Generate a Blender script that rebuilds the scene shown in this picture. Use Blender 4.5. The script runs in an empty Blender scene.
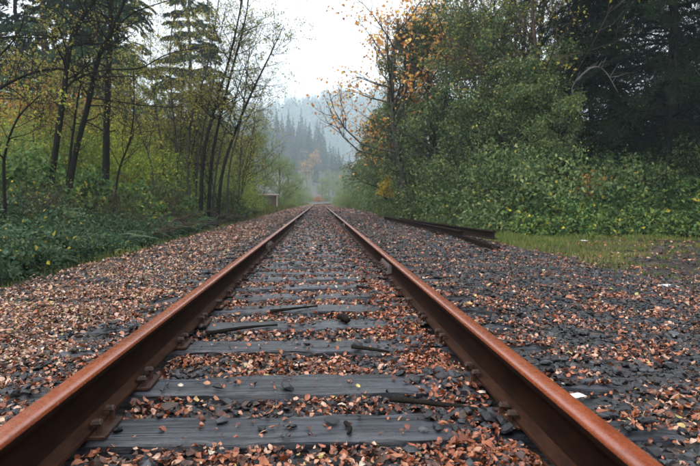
import bpy, math, random
import numpy as np
from mathutils import Matrix, Vector, Euler

SC = bpy.context.scene
COL = SC.collection
rng = np.random.default_rng(7)
random.seed(7)

# ------------------------------------------------------------------ camera
FPX = 580.0                       # focal length in pixels of the 700 px wide photograph
CAM = np.array([0.034, 0.0, 0.754])
PITCH = math.atan((233 - 201) / FPX)
YAW = math.atan((350 - 319) / FPX)
cam_d = bpy.data.cameras.new('camera')
cam_o = bpy.data.objects.new('camera', cam_d)
COL.objects.link(cam_o)
cam_o.location = CAM
cam_o.rotation_euler = (math.pi / 2 - PITCH, 0, -YAW)
cam_d.sensor_width = 36.0
cam_d.lens = FPX / 700 * 36.0
cam_d.clip_start = 0.05
cam_d.clip_end = 4000
cam_d.dof.use_dof = True
cam_d.dof.focus_distance = 2.7
cam_d.dof.aperture_fstop = 6.3
SC.camera = cam_o

# ------------------------------------------------------------------ world, sun, exposure
SUN_EL, SUN_AZ = math.radians(52), math.radians(-125)
world = bpy.data.worlds.new('World')
SC.world = world
world.use_nodes = True
wn, wl = world.node_tree.nodes, world.node_tree.links
wn.clear()
sky = wn.new('ShaderNodeTexSky')
sky.sky_type = 'NISHITA'
sky.sun_disc = False
sky.sun_elevation = SUN_EL
sky.sun_rotation = SUN_AZ
wmix = wn.new('ShaderNodeMix'); wmix.data_type = 'RGBA'
wmix.inputs[0].default_value = 0.86
wmix.inputs[7].default_value = (9.9, 10.0, 10.2, 1)       # even overcast cloud
wbg = wn.new('ShaderNodeBackground')
wbg.inputs[1].default_value = 0.12
wout = wn.new('ShaderNodeOutputWorld')
wl.new(sky.outputs[0], wmix.inputs[6])
wl.new(wmix.outputs[2], wbg.inputs[0])
wl.new(wbg.outputs[0], wout.inputs[0])

sun_d = bpy.data.lights.new('sun', 'SUN')
sun_d.energy = 1.5
sun_d.angle = math.radians(35)
sun_d.color = (1.0, 0.97, 0.93)
sun_o = bpy.data.objects.new('sun', sun_d)
COL.objects.link(sun_o)
sun_o.rotation_euler = (math.pi / 2 - SUN_EL, 0, math.pi - SUN_AZ)
sun_o.location = (0, 0, 60)

SC.view_settings.view_transform = 'Standard'
SC.view_settings.look = 'None'
SC.view_settings.exposure = 1.0
SC.view_settings.gamma = 1.0
SC.view_settings.use_curve_mapping = False
SC.cycles.use_denoising = True
SC.cycles.max_bounces = 8
SC.cycles.diffuse_bounces = 3
SC.cycles.glossy_bounces = 2
SC.cycles.transmission_bounces = 3
SC.cycles.volume_bounces = 4
SC.cycles.use_adaptive_sampling = True
SC.cycles.adaptive_threshold = 0.02

# ------------------------------------------------------------------ helpers
CM = np.array(Euler(cam_o.rotation_euler, 'XYZ').to_matrix())


def at(px, py, Y):
    """world point seen at photograph pixel (px, py) on the plane y = Y"""
    d = CM @ np.array([(px - 350) / FPX, -(py - 233) / FPX, -1.0])
    return CAM + d * ((Y - CAM[1]) / d[1])


def xat(px, Y):
    return float(at(px, 201, Y)[0])


_fb = {}


def noise2(x, y, scale=1.0, seed=0, octaves=4):
    """smooth 2-D noise, about -1..1"""
    if seed not in _fb:
        r = np.random.default_rng(1000 + seed)
        _fb[seed] = (r.uniform(0, 2 * np.pi, (8, 5)), r.uniform(0, 2 * np.pi, (8, 5)), r.uniform(.6, 1.5, (8, 5)))
    an, ph, fr = _fb[seed]
    out = 0.0
    amp = 1.0
    tot = 0.0
    for o in range(octaves):
        v = 0.0
        for k in range(5):
            f = fr[o, k] * (2.03 ** o) * 2 * np.pi / scale
            v = v + np.sin(f * (x * np.cos(an[o, k]) + y * np.sin(an[o, k])) + ph[o, k])
        out = out + amp * v / 2.6
        tot += amp
        amp *= .55
    return out / tot


def new_mesh(name, V, F, tint=None, mats=(), smooth=False, mat_idx=None):
    """V (n,3); F: (m,k) array or list of such arrays"""
    me = bpy.data.meshes.new(name)
    V = np.ascontiguousarray(V, dtype=np.float32)
    Fs = [f for f in (F if isinstance(F, list) else [F]) if len(f)]
    me.vertices.add(len(V))
    me.vertices.foreach_set('co', V.ravel())
    idx = np.concatenate([np.asarray(f, dtype=np.int32).ravel() for f in Fs])
    cnt = np.concatenate([np.full(len(f), np.asarray(f).shape[1], dtype=np.int32) for f in Fs])
    st = np.concatenate([[0], np.cumsum(cnt)[:-1]]).astype(np.int32)
    me.loops.add(len(idx))
    me.loops.foreach_set('vertex_index', idx)
    me.polygons.add(len(cnt))
    me.polygons.foreach_set('loop_start', st)
    me.polygons.foreach_set('loop_total', cnt)
    if mat_idx is not None:
        me.polygons.foreach_set('material_index', np.asarray(mat_idx, dtype=np.int32))
    me.polygons.foreach_set('use_smooth', np.full(len(cnt), bool(smooth)))
    if tint is not None:
        a = me.attributes.new('tint', 'FLOAT', 'POINT')
        a.data.foreach_set('value', np.ascontiguousarray(tint, dtype=np.float32))
    for m in mats:
        me.materials.append(m)
    me.update(calc_edges=True)
    return me


def link(name, me, parent=None, loc=None, rot=None, scale=None):
    o = bpy.data.objects.new(name, me)
    COL.objects.link(o)
    if parent is not None:
        o.parent = parent
    if loc is not None:
        o.location = [float(v) for v in loc]
    if rot is not None:
        o.rotation_euler = [float(v) for v in rot]
    if scale is not None:
        o.scale = (scale,) * 3 if np.isscalar(scale) else [float(v) for v in scale]
    return o


def tag(o, label=None, cat=None, group=None, kind=None):
    if label: o['label'] = label
    if cat: o['category'] = cat
    if group: o['group'] = group
    if kind: o['kind'] = kind
    return o


def empty(name, loc=(0, 0, 0), rz=0.0, scale=1.0):
    o = bpy.data.objects.new(name, None)
    o.empty_display_size = .2
    COL.objects.link(o)
    o.location = [float(v) for v in loc]
    o.rotation_euler = (0, 0, float(rz))
    o.scale = (scale,) * 3 if np.isscalar(scale) else [float(v) for v in scale]
    return o


class Geo:
    """collects vertices / faces of several sizes"""
    def __init__(self):
        self.V, self.F3, self.F4, self.T, self.n = [], [], [], [], 0

    def add(self, V, F3=None, F4=None, tint=0.5):
        V = np.asarray(V, dtype=np.float32)
        self.V.append(V)
        self.T.append(np.broadcast_to(np.asarray(tint, dtype=np.float32), (len(V),)))
        if F3 is not None and len(F3): self.F3.append(np.asarray(F3, dtype=np.int32) + self.n)
        if F4 is not None and len(F4): self.F4.append(np.asarray(F4, dtype=np.int32) + self.n)
        self.n += len(V)

    def mesh(self, name, mats=(), smooth=False):
        F = []
        if self.F4: F.append(np.concatenate(self.F4))
        if self.F3: F.append(np.concatenate(self.F3))
        return new_mesh(name, np.concatenate(self.V), F, np.concatenate(self.T), mats, smooth)

    def tube(self, pts, rad, sides=5, tint=.5, rough=0.0):
        pts = np.asarray(pts, dtype=float)
        n = len(pts)
        rad = np.broadcast_to(np.asarray(rad, dtype=float), (n,))
        tg = np.gradient(pts, axis=0)
        tg /= np.linalg.norm(tg, axis=1, keepdims=True) + 1e-9
        ref = np.array([0.13, 0.97, 0.21]) if abs(tg[:, 2]).mean() > .6 else np.array([.1, .05, 1.0])
        a = np.cross(tg, ref); a /= np.linalg.norm(a, axis=1, keepdims=True) + 1e-9
        b = np.cross(tg, a)
        th = np.arange(sides) * 2 * np.pi / sides
        r = rad[:, None] * (1 + rough * rng.uniform(-1, 1, (n, sides)))
        V = pts[:, None, :] + r[:, :, None] * (np.cos(th)[None, :, None] * a[:, None, :] + np.sin(th)[None, :, None] * b[:, None, :])
        V = V.reshape(-1, 3)
        i = np.arange(n - 1)[:, None] * sides
        j = np.arange(sides)[None, :]
        k = (j + 1) % sides
        F = np.stack([i + j, i + k, i + sides + k, i + sides + j], -1).reshape(-1, 4)
        self.add(V, None, F, tint)
        caps = [[0, q + 1, q] for q in range(1, sides - 1)] + [[(n - 1) * sides, (n - 1) * sides + q, (n - 1) * sides + q + 1] for q in range(1, sides - 1)]
        self.F3.append(np.asarray(caps, dtype=np.int32) + self.n - len(V))


def unit(v):
    return v / (np.linalg.norm(v, axis=-1, keepdims=True) + 1e-9)


def rhombs(P, D, N, L, W, fold=0.25, bend=0.0):
    """leaf faces: base P, axis D, normal N, length L, width W -> verts (n*4,3), tris (n*2,3)"""
    n = len(P)
    D = unit(D)
    S = unit(np.cross(D, N))
    N = np.cross(S, D)
    L = np.broadcast_to(L, (n,))[:, None]
    W = np.broadcast_to(W, (n,))[:, None]
    m = P + D * L * .45
    up = N * W * fold
    V = np.stack([P, m + S * W * .5 + up, P + D * L - N * L * bend, m - S * W * .5 + up], 1).reshape(-1, 3)
    b = np.arange(n)[:, None] * 4
    F = np.concatenate([b + [[0, 1, 2]], b + [[0, 2, 3]]], 0)
    return V, F


def catmull(pts, n=6):
    pts = np.asarray(pts, dtype=float)
    P = np.concatenate([[2 * pts[0] - pts[1]], pts, [2 * pts[-1] - pts[-2]]])
    out = []
    for i in range(1, len(P) - 2):
        t = np.linspace(0, 1, n, endpoint=False)[:, None]
        p0, p1, p2, p3 = P[i - 1], P[i], P[i + 1], P[i + 2]
        out.append(.5 * (2 * p1 + (p2 - p0) * t + (2 * p0 - 5 * p1 + 4 * p2 - p3) * t ** 2 + (3 * p1 - p0 - 3 * p2 + p3) * t ** 3))
    out.append(pts[-1:])
    return np.concatenate(out)


# ------------------------------------------------------------------ materials
def mat_base(name):
    m = bpy.data.materials.new(name)
    m.use_nodes = True
    nt = m.node_tree
    return m, nt.nodes, nt.links, nt.nodes['Principled BSDF']


def N_noise(n, l, coord, scale, detail=4, rough=.6, sx=None):
    t = n.new('ShaderNodeTexNoise')
    t.inputs['Scale'].default_value = scale
    t.inputs['Detail'].default_value = detail
    t.inputs['Roughness'].default_value = rough
    if sx is not None:
        mp = n.new('ShaderNodeMapping')
        mp.inputs['Scale'].default_value = sx
        l.new(coord, mp.inputs['Vector'])
        l.new(mp.outputs[0], t.inputs['Vector'])
    else:
        l.new(coord, t.inputs['Vector'])
    return t


def N_ramp(n, l, fac, stops, interp='LINEAR'):
    r = n.new('ShaderNodeValToRGB')
    r.color_ramp.interpolation = interp
    el = r.color_ramp.elements
    while len(el) < len(stops): el.new(0.5)
    for e, (p, c) in zip(el, stops):
        e.position = p
        e.color = (*c, 1) if len(c) == 3 else c
    l.new(fac, r.inputs[0])
    return r


def N_mix(n, l, fac, a, b, mode='MIX'):
    m = n.new('ShaderNodeMix'); m.data_type = 'RGBA'; m.blend_type = mode
    for s, v in ((0, fac), (6, a), (7, b)):
        if hasattr(v, 'links'): l.new(v, m.inputs[s])
        elif s == 0: m.inputs[0].default_value = v
        else: m.inputs[s].default_value = (*v, 1)
    return m.outputs[2]


def N_bump(n, l, h, p, strength=.5, dist=.01):
    b = n.new('ShaderNodeBump')
    b.inputs['Strength'].default_value = strength
    b.inputs['Distance'].default_value = dist
    l.new(h, b.inputs['Height'])
    l.new(b.outputs[0], p.inputs['Normal'])


def simple_mat(name, c1, c2, scale, rough=.6, bump=.4, dist=.01, sx=None, detail=5, spec=.5):
    m, n, l, p = mat_base(name)
    tc = n.new('ShaderNodeTexCoord').outputs['Object']
    t = N_noise(n, l, tc, scale, detail, .65, sx)
    r = N_ramp(n, l, t.outputs[0], [(.3, c1), (.7, c2)])
    l.new(r.outputs[0], p.inputs['Base Color'])
    p.inputs['Roughness'].default_value = rough
    p.inputs['Specular IOR Level'].default_value = spec
    N_bump(n, l, t.outputs[0], p, bump, dist)
    return m


def tint_mat(name, stops, rough=.5, transl=0.0, vary=.25, spec=.5, interp='LINEAR', fine=None):
    """colour by the per-piece 'tint' value, a little different on every object"""
    m, n, l, p = mat_base(name)
    a = n.new('ShaderNodeAttribute'); a.attribute_name = 'tint'
    r = N_ramp(n, l, a.outputs['Fac'], stops, interp)
    oi = n.new('ShaderNodeObjectInfo')
    hs = n.new('ShaderNodeHueSaturation')
    mr = n.new('ShaderNodeMapRange')
    mr.inputs[3].default_value = 1 - vary; mr.inputs[4].default_value = 1 + vary
    l.new(oi.outputs['Random'], mr.inputs[0])
    l.new(mr.outputs[0], hs.inputs['Value'])
    l.new(r.outputs[0], hs.inputs['Color'])
    col = hs.outputs[0]
    if fine:
        tc = n.new('ShaderNodeTexCoord').outputs['Object']
        t = N_noise(n, l, tc, fine, 4)
        rr = N_ramp(n, l, t.outputs[0], [(.3, (.6, .6, .6)), (.7, (1.25, 1.25, 1.25))])
        col = N_mix(n, l, 1.0, col, rr.outputs[0], 'MULTIPLY')
        N_bump(n, l, t.outputs[0], p, .5, .004)
    l.new(col, p.inputs['Base Color'])
    p.inputs['Roughness'].default_value = rough
    p.inputs['Specular IOR Level'].default_value = spec
    if transl:
        tr = n.new('ShaderNodeBsdfTranslucent')
        l.new(col, tr.inputs[0])
        mx = n.new('ShaderNodeMixShader'); mx.inputs[0].default_value = transl
        l.new(p.outputs[0], mx.inputs[1]); l.new(tr.outputs[0], mx.inputs[2])
        l.new(mx.outputs[0], n['Material Output'].inputs[0])
    return m


M = {}


def rail_mats():
    # worn, rain-wet rust of the head; darker foot; grimy web with shade painted in
    m, n, l, p = mat_base('rail_head_rust')
    tc = n.new('ShaderNodeTexCoord').outputs['Object']
    t1 = N_noise(n, l, tc, 9, 6, .7, (1, .25, 1)); t2 = N_noise(n, l, tc, 160, 4, .7)
    r1 = N_ramp(n, l, t1.outputs[0], [(.28, (.14, .028, .008)), (.45, (.20, .042, .012)), (.7, (.28, .064, .017))])
    r2 = N_ramp(n, l, t2.outputs[0], [(.35, (.6, .55, .5)), (.65, (1.1, 1.1, 1.1))])
    t3 = N_noise(n, l, tc, 55, 5, .7, (1, .5, 1))
    blot = N_ramp(n, l, t3.outputs[0], [(.30, (.55, .48, .45)), (.40, (1, 1, 1))])
    l.new(N_mix(n, l, 1.0, N_mix(n, l, 1.0, r1.outputs[0], r2.outputs[0], 'MULTIPLY'), blot.outputs[0], 'MULTIPLY'), p.inputs['Base Color'])
    rr = N_ramp(n, l, t3.outputs[0], [(.32, (.42,) * 3), (.5, (.27,) * 3), (.66, (.22,) * 3)])
    l.new(rr.outputs[0], p.inputs['Roughness'])
    p.inputs['Specular IOR Level'].default_value = .8
    N_bump(n, l, t3.outputs[0], p, .12, .002)
    M['head'] = m
    m, n, l, p = mat_base('rail_web_shaded_rust')
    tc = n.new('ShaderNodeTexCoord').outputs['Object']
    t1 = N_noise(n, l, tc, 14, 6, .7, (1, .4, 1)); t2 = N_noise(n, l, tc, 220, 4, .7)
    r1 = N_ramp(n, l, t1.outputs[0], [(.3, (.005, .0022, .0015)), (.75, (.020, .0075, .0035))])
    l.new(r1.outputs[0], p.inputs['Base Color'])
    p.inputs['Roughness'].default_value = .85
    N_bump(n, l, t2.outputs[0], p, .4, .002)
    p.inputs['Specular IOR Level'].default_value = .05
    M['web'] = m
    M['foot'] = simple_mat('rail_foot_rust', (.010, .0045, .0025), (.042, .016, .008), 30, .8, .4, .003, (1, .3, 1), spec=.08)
    M['steel'] = simple_mat('joint_bar_steel', (.05, .035, .03), (.13, .11, .11), 25, .35, .3, .003)
    M['plate'] = simple_mat('tie_plate_rust', (.012, .006, .004), (.06, .022, .011), 40, .5, .5, .004, spec=.3)
    M['oldrail'] = simple_mat('old_rail_rust', (.004, .0025, .002), (.018, .009, .006), 9, .85, .5, .004, spec=.06)


def wood_mat():
    m, n, l, p = mat_base('creosoted_sleeper_wood')
    tc = n.new('ShaderNodeTexCoord').outputs['Object']
    oi = n.new('ShaderNodeObjectInfo')
    ad = n.new('ShaderNodeVectorMath'); ad.operation = 'ADD'
    sc = n.new('ShaderNodeVectorMath'); sc.operation = 'SCALE'; sc.inputs['Scale'].default_value = 3.0
    l.new(oi.outputs['Location'], sc.inputs[0])
    l.new(tc, ad.inputs[0]); l.new(sc.outputs[0], ad.inputs[1])
    v = ad.outputs[0]
    g = N_noise(n, l, v, 1.0, 6, .75, (2.2, 48, 40))
    g2 = N_noise(n, l, v, 1.0, 3, .6, (1.3, 26, 10))
    b = N_noise(n, l, v, 5, 4, .6)
    crack = N_ramp(n, l, g2.outputs[0], [(.34, (0, 0, 0)), (.42, (1, 1, 1))])
    c1 = N_ramp(n, l, g.outputs[0], [(.33, (.002, .002, .003)), (.5, (.012, .014, .020)), (.68, (.034, .039, .054))])  # blue in these tones stands in for sky reflected off wet wood
    c2 = N_ramp(n, l, b.outputs[0], [(.3, (.75, .72, .7)), (.7, (1.25, 1.25, 1.3))])
    c = N_mix(n, l, 1.0, c1.outputs[0], c2.outputs[0], 'MULTIPLY')
    c = N_mix(n, l, 1.0, c, N_ramp(n, l, g2.outputs[0], [(.34, (.15, .14, .13)), (.42, (1, 1, 1))]).outputs[0], 'MULTIPLY')
    l.new(c, p.inputs['Base Color'])
    rr = N_ramp(n, l, b.outputs[0], [(.3, (.20,) * 3), (.7, (.42,) * 3)])
    l.new(rr.outputs[0], p.inputs['Roughness'])
    sp = N_ramp(n, l, g.outputs[0], [(.34, (.15,) * 3), (.55, (.75,) * 3)])
    l.new(sp.outputs[0], p.inputs['Specular IOR Level'])
    mth = n.new('ShaderNodeMath'); mth.operation = 'MULTIPLY_ADD'
    l.new(crack.outputs[0], mth.inputs[0]); mth.inputs[1].default_value = .9
    l.new(g.outputs[0], mth.inputs[2])
    N_bump(n, l, mth.outputs[0], p, .8, .008)
    M['wood'] = m


def ground_mats():
    # forest floor: soil, moss and matted leaves
    m, n, l, p = mat_base('forest_floor')
    tc = n.new('ShaderNodeTexCoord').outputs['Object']
    a = N_noise(n, l, tc, .5, 5, .6); b = N_noise(n, l, tc, 9, 6, .7); c = N_noise(n, l, tc, 45, 3, .7)
    ca = N_ramp(n, l, b.outputs[0], [(.28, (.018, .013, .010)), (.5, (.045, .030, .022)), (.72, (.085, .048, .028))])
    cg = N_ramp(n, l, b.outputs[0], [(.3, (.018, .028, .010)), (.7, (.055, .075, .022))])
    f = N_ramp(n, l, a.outputs[0], [(.48, (0, 0, 0)), (.62, (1, 1, 1))])
    l.new(N_mix(n, l, f.outputs[0], ca.outputs[0], cg.outputs[0]), p.inputs['Base Color'])
    p.inputs['Roughness'].default_value = .85
    N_bump(n, l, c.outputs[0], p, .8, .03)
    M['floor'] = m
    # fines between the ballast stones
    m, n, l, p = mat_base('ballast_fines')
    tc = n.new('ShaderNodeTexCoord').outputs['Object']
    b = N_noise(n, l, tc, 30, 6, .75); v = n.new('ShaderNodeTexVoronoi'); v.inputs['Scale'].default_value = 38
    l.new(tc, v.inputs['Vector'])
    ca = N_ramp(n, l, b.outputs[0], [(.3, (.005, .005, .005)), (.5, (.014, .012, .012)), (.7, (.036, .024, .019))])
    cc = N_ramp(n, l, v.outputs['Color'], [(.1, (.55, .5, .5)), (.9, (1.5, 1.3, 1.2))])
    l.new(N_mix(n, l, 1.0, ca.outputs[0], cc.outputs[0], 'MULTIPLY'), p.inputs['Base Color'])
    p.inputs['Roughness'].default_value = .6
    N_bump(n, l, v.outputs['Distance'], p, .7, .02)
    M['fines'] = m
    # bare wet earth of the track on the right
    M['dirt'] = simple_mat('wet_bare_earth', (.010, .007, .006), (.036, .024, .020), 5, .65, .9, .05, detail=8, spec=.25)
    M['bark_dark'] = simple_mat('wet_dark_bark', (.004, .0035, .003), (.017, .014, .011), 14, .85, .7, .02, (1, 1, .3), spec=.08)
    M['bark_grey'] = simple_mat('grey_alder_bark', (.018, .016, .013), (.065, .060, .050), 12, .8, .5, .02, (1, 1, .35), spec=.08)
    M['bark_brown'] = simple_mat('brown_bark', (.03, .022, .016), (.085, .06, .045), 12, .85, .6, .02, (1, 1, .3), spec=.08)
    M['bark_pale'] = simple_mat('lichen_bark', (.10, .10, .09), (.26, .26, .235), 10, .85, .5, .02)
    M['litter'] = tint_mat('fallen_leaf', [
        (0.00, (.028, .011, .007)), (.14, (.10, .030, .014)), (.28, (.27, .062, .018)), (.45, (.37, .115, .042)),
        (.60, (.43, .205, .12)), (.74, (.58, .38, .28)), (.84, (.14, .066, .036)), (.91, (.52, .37, .12)), (.96, (.34, .33, .09)), (1.0, (.50, .43, .33))],
        .34, .10, .12, .6, fine=70)
    M['stone'] = tint_mat('slate_ballast', [
        (0.0, (.006, .006, .008)), (.4, (.016, .017, .020)), (.75, (.036, .038, .044)), (.92, (.075, .078, .086)), (.96, (.040, .028, .022)), (1.0, (.055, .036, .027))],
        .36, 0, .15, .32, fine=30)
    M['grass'] = tint_mat('verge_grass', [(0, (.06, .095, .015)), (.5, (.13, .15, .03)), (.8, (.23, .195, .055)), (1, (.30, .23, .09))], .6, .3, .1)


def foliage_mats():
    def f(k, stops, transl=.3, rough=.45, vary=.18, gain=1.35):
        M[k] = tint_mat(k + '_foliage', [(q, tuple(v * gain for v in c)) for q, c in stops], rough, transl, vary, .04 if 'fir' in k else .14)
    f('bramble', [(0, (.016, .036, .017)), (.45, (.040, .080, .038)), (.8, (.076, .122, .064)), (.95, (.10, .13, .04)), (1, (.36, .30, .04))], gain=1.1)
    f('salal', [(0, (.020, .042, .014)), (.4, (.050, .100, .030)), (.75, (.095, .16, .045)), (.93, (.16, .20, .04)), (1, (.40, .34, .05))], .3, gain=1.25)
    f('broad', [(0, (.024, .045, .016)), (.35, (.058, .096, .034)), (.65, (.105, .150, .056)), (.9, (.18, .22, .10)), (1, (.30, .26, .05))], .35)
    f('olive', [(0, (.050, .075, .012)), (.5, (.115, .150, .024)), (.85, (.19, .20, .035)), (1, (.33, .25, .04))], .55, gain=2.3)
    f('yellow', [(0, (.11, .11, .02)), (.5, (.23, .20, .035)), (1, (.42, .30, .04))], .4)
    f('orange', [(0, (.20, .075, .02)), (.5, (.36, .15, .03)), (1, (.50, .27, .05))], .4)
    f('maple', [(0, (.26, .10, .035)), (.5, (.46, .21, .05)), (.8, (.52, .30, .12)), (1, (.55, .40, .08))], .4)
    f('sparse', [(0, (.10, .10, .025)), (.5, (.19, .18, .04)), (1, (.30, .25, .05))], .5, gain=1.5)
    f('fir', [(0, (.012, .026, .014)), (.5, (.024, .048, .026)), (1, (.045, .075, .036))], .12, .5)
    f('darkfir', [(0, (.006, .014, .007)), (.5, (.013, .028, .013)), (1, (.026, .048, .02))], .1, .8, .05, .55)
    f('farwood', [(0, (.018, .036, .022)), (.6, (.032, .058, .034)), (.9, (.05, .07, .03)), (1, (.16, .10, .03))], .1, .6, .05)
    f('hazel', [(0, (.045, .075, .025)), (.5, (.085, .12, .04)), (1, (.17, .17, .04))], .5, gain=2.0)


rail_mats(); wood_mat(); ground_mats(); foliage_mats()

# ------------------------------------------------------------------ terrain
GAUGE = 1.435
RAIL_X = GAUGE / 2 + .034          # rail centre line
RAIL_Z = .015                      # rail foot rests on the tie plates
TIE_L, TIE_W = 2.55, .225


def tx(y):
    """centre line of the track: straight, then easing to the right far away"""
    y = np.asarray(y, dtype=float)
    return np.where(y > 95, np.maximum(y - 95, 0) ** 2 / 520.0, 0.0)


def sstep(a, b, x):
    t = np.clip((x - a) / (b - a), 0, 1)
    return t * t * (3 - 2 * t)


def ground_z(x, y):
    """height of the earth below everything"""
    x = np.asarray(x, float) - tx(y); y = np.asarray(y, float)
    z = np.full(np.broadcast(x, y).shape, -.075)
    z = z - .10 * sstep(1.6, 5.0, x) - .10 * sstep(-2.4, -3.6, x)
    z = z + .75 * sstep(-3.7, -8, x) + 2.2 * sstep(-9, -30, x) + 22 * sstep(-35, -160, x)
    z = z + 1.3 * sstep(8.5, 15, x) + 2.5 * sstep(14, 32, x) + 24 * sstep(35, 160, x)
    z = z + noise2(x, y, 3.0, 1, 3) * .05 * sstep(2.2, 6, np.abs(x))
    z = z + noise2(x, y, 14.0, 2, 3) * .25 * sstep(6, 16, np.abs(x))
    return z


def grid_mesh(name, xs, ys, zf, mat, smooth=True):
    X, Y = np.meshgrid(xs, ys, indexing='ij')
    V = np.stack([X, Y, zf(X, Y)], -1).reshape(-1, 3)
    nx, ny = len(xs), len(ys)
    i = np.arange(nx - 1)[:, None] * ny; j = np.arange(ny - 1)[None, :]
    a = (i + j).ravel()
    F = np.stack([a, a + ny, a + ny + 1, a + 1], -1)
    return new_mesh(name, V, F, None, [mat], smooth)


def spread(vals):
    return np.unique(np.concatenate(vals))


gx = spread([np.linspace(-700, -40, 27), np.linspace(-40, -10, 31), np.linspace(-10, 14, 97), np.linspace(14, 44, 31), np.linspace(44, 700, 27)])
gy = spread([np.linspace(-100, -10, 12), np.linspace(-10, 30, 130), np.linspace(30, 120, 80), np.linspace(120, 1500, 90)])
tag(link('ground', grid_mesh('ground', gx, gy, ground_z, M['floor'])), kind='structure')


def bed_left(y):
    return -3.02 + .12 * noise2(y * 0, y, 4.0, 5, 3)


def bed_right(y):
    return 3.35 + .035 * np.minimum(y, 12) + .2 * noise2(y * 0 + 3, y, 5.0, 6, 3)


def bed_z(x, y):
    """top of the packed fines: cribs a little below the sleeper tops, heaped along the inside of the right rail"""
    x = np.asarray(x, float) - tx(y)
    z = -.046 + .012 * noise2(x, y, .9, 7, 3)
    z = z + .030 * np.exp(-((x - .56) / .11) ** 2) * (1 + .5 * noise2(x, y, .8, 8, 2))
    z = z - .015 * sstep(1.5, 2.6, x) - .07 * sstep(2.6, 4.4, x)
    z = z - .05 * sstep(-1.6, -2.9, x)
    return z


bx = np.linspace(0, 1, 61)
by = spread([np.linspace(-3, 12, 150), np.linspace(12, 60, 120), np.linspace(60, 170, 70)])
U, Yb = np.meshgrid(bx, by, indexing='ij')
Xl, Xr = bed_left(Yb), bed_right(Yb)
Xb = Xl + (Xr - Xl) * U + tx(Yb)
Zb = bed_z(Xb, Yb)
edge = np.minimum(U, 1 - U) * 61
Zb = np.where(edge < .5, ground_z(Xb, Yb) - .03, Zb)
V = np.stack([Xb, Yb, Zb], -1).reshape(-1, 3)
ny = len(by)
a = (np.arange(len(bx) - 1)[:, None] * ny + np.arange(ny - 1)[None, :]).ravel()
bed = link('ballast_bed', new_mesh('ballast_bed', V, np.stack([a, a + ny, a + ny + 1, a + 1], -1), None, [M['fines']], True))
tag(bed, kind='structure')

# bare earth track crossing the verge on the right
py_ = np.linspace(3.2, 13.5, 60)
pu = np.linspace(0, 1, 24)
Pu, Py = np.meshgrid(pu, py_, indexing='ij')
pl = 3.5 + .3 * noise2(Py * 0, Py, 3.0, 11, 3) + 3.4 * sstep(6.8, 12, Py)
pr = 11.0 + .4 * noise2(Py * 0 + 5, Py, 3.0, 12, 3)
Px = pl + (pr - pl) * Pu
Pz = ground_z(Px, Py) + .02 - .05 * (np.abs(Pu - .5) * 2) ** 6 + .012 * noise2(Px, Py, .7, 13, 3)
V = np.stack([Px, Py, Pz], -1).reshape(-1, 3)
a = (np.arange(23)[:, None] * 60 + np.arange(59)[None, :]).ravel()
tag(link('dirt_path', new_mesh('dirt_path', V, np.stack([a, a + 60, a + 61, a + 1], -1), None, [M['dirt']], True)), kind='structure')

# ------------------------------------------------------------------ railway track
track = tag(empty('railway_track', (0, 0, 0)), 'straight rusty railway track on dark wooden sleepers running into the misty valley', 'railway track')

prof_h = [(.064, 0), (.064, .011), (.057, .0145), (.026, .0265), (.0145, .034), (.0095, .047), (.0082, .075), (.0090, .103), (.0130, .119), (.0200, .1255),
          (.0325, .1315), (.0345, .1345), (.0345, .1530), (.0330, .1590), (.0290, .1640), (.0210, .1668), (.0100, .1679)]
prof = np.array([(x, z) for x, z in prof_h] + [(-x, z) for x, z in prof_h[::-1]])
NP = len(prof)


def rail_mesh(name, y0, y1, xoff, mats, step=2.5, curve=True):
    n = max(2, int(abs(y1 - y0) / step) + 1)
    ys = np.linspace(y0, y1, n)
    V = np.zeros((n, NP, 3))
    cx = (tx(ys) if curve else ys * 0) + xoff
    V[:, :, 0] = prof[None, :, 0] + cx[:, None]
    V[:, :, 1] = ys[:, None]
    V[:, :, 2] = prof[None, :, 1]
    i = np.arange(n - 1)[:, None] * NP; j = np.arange(NP)[None, :]; k = (j + 1) % NP
    F = np.stack([i + k, i + j, i + NP + j, i + NP + k], -1).reshape(-1, 4)
    zz = np.tile((prof[:, 1] + np.roll(prof[:, 1], -1)) / 2, n - 1)
    mi = np.where(zz > .15, 1, np.where(zz < .030, 2, 0))  # head sides share the web's colour, darkened to paint in their shade
    me = new_mesh(name, V.reshape(-1, 3), F, None, mats, True, mi if len(mats) > 1 else None)
    # end caps
    import bmesh
    bm = bmesh.new(); bm.from_mesh(me); bm.verts.ensure_lookup_table()
    bm.faces.new([bm.verts[q] for q in range(NP)])
    bm.faces.new([bm.verts[(n - 1) * NP + q] for q in range(NP)][::-1])
    bm.to_mesh(me); bm.free()
    me.set_sharp_from_angle(angle=math.radians(38))
    return me


def box_part(name, sx, sy, sz, mat, bev=.003):
    import bmesh
    bm = bmesh.new()
    bmesh.ops.create_cube(bm, size=1.0)
    bmesh.ops.scale(bm, vec=(sx, sy, sz), verts=bm.verts)
    bmesh.ops.bevel(bm, geom=list(bm.edges), offset=bev, segments=1, affect='EDGES')
    me = bpy.data.meshes.new(name); bm.to_mesh(me); bm.free()
    me.materials.append(mat)
    return me


def lathe_mesh(name, rz, sides, mat):
    V = []; F = []
    for r, z in rz:
        for k in range(sides):
            V.append((r * math.cos(2 * math.pi * k / sides), r * math.sin(2 * math.pi * k / sides), z))
    n = len(rz)
    for i in range(n - 1):
        for k in range(sides):
            F.append((i * sides + k, i * sides + (k + 1) % sides, (i + 1) * sides + (k + 1) % sides, (i + 1) * sides + k))
    me = bpy.data.meshes.new(name)
    me.from_pydata(V, [], F + [tuple(range(sides))[::-1], tuple((n - 1) * sides + k for k in range(sides))])
    me.materials.append(mat); me.update()
    return me


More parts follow.
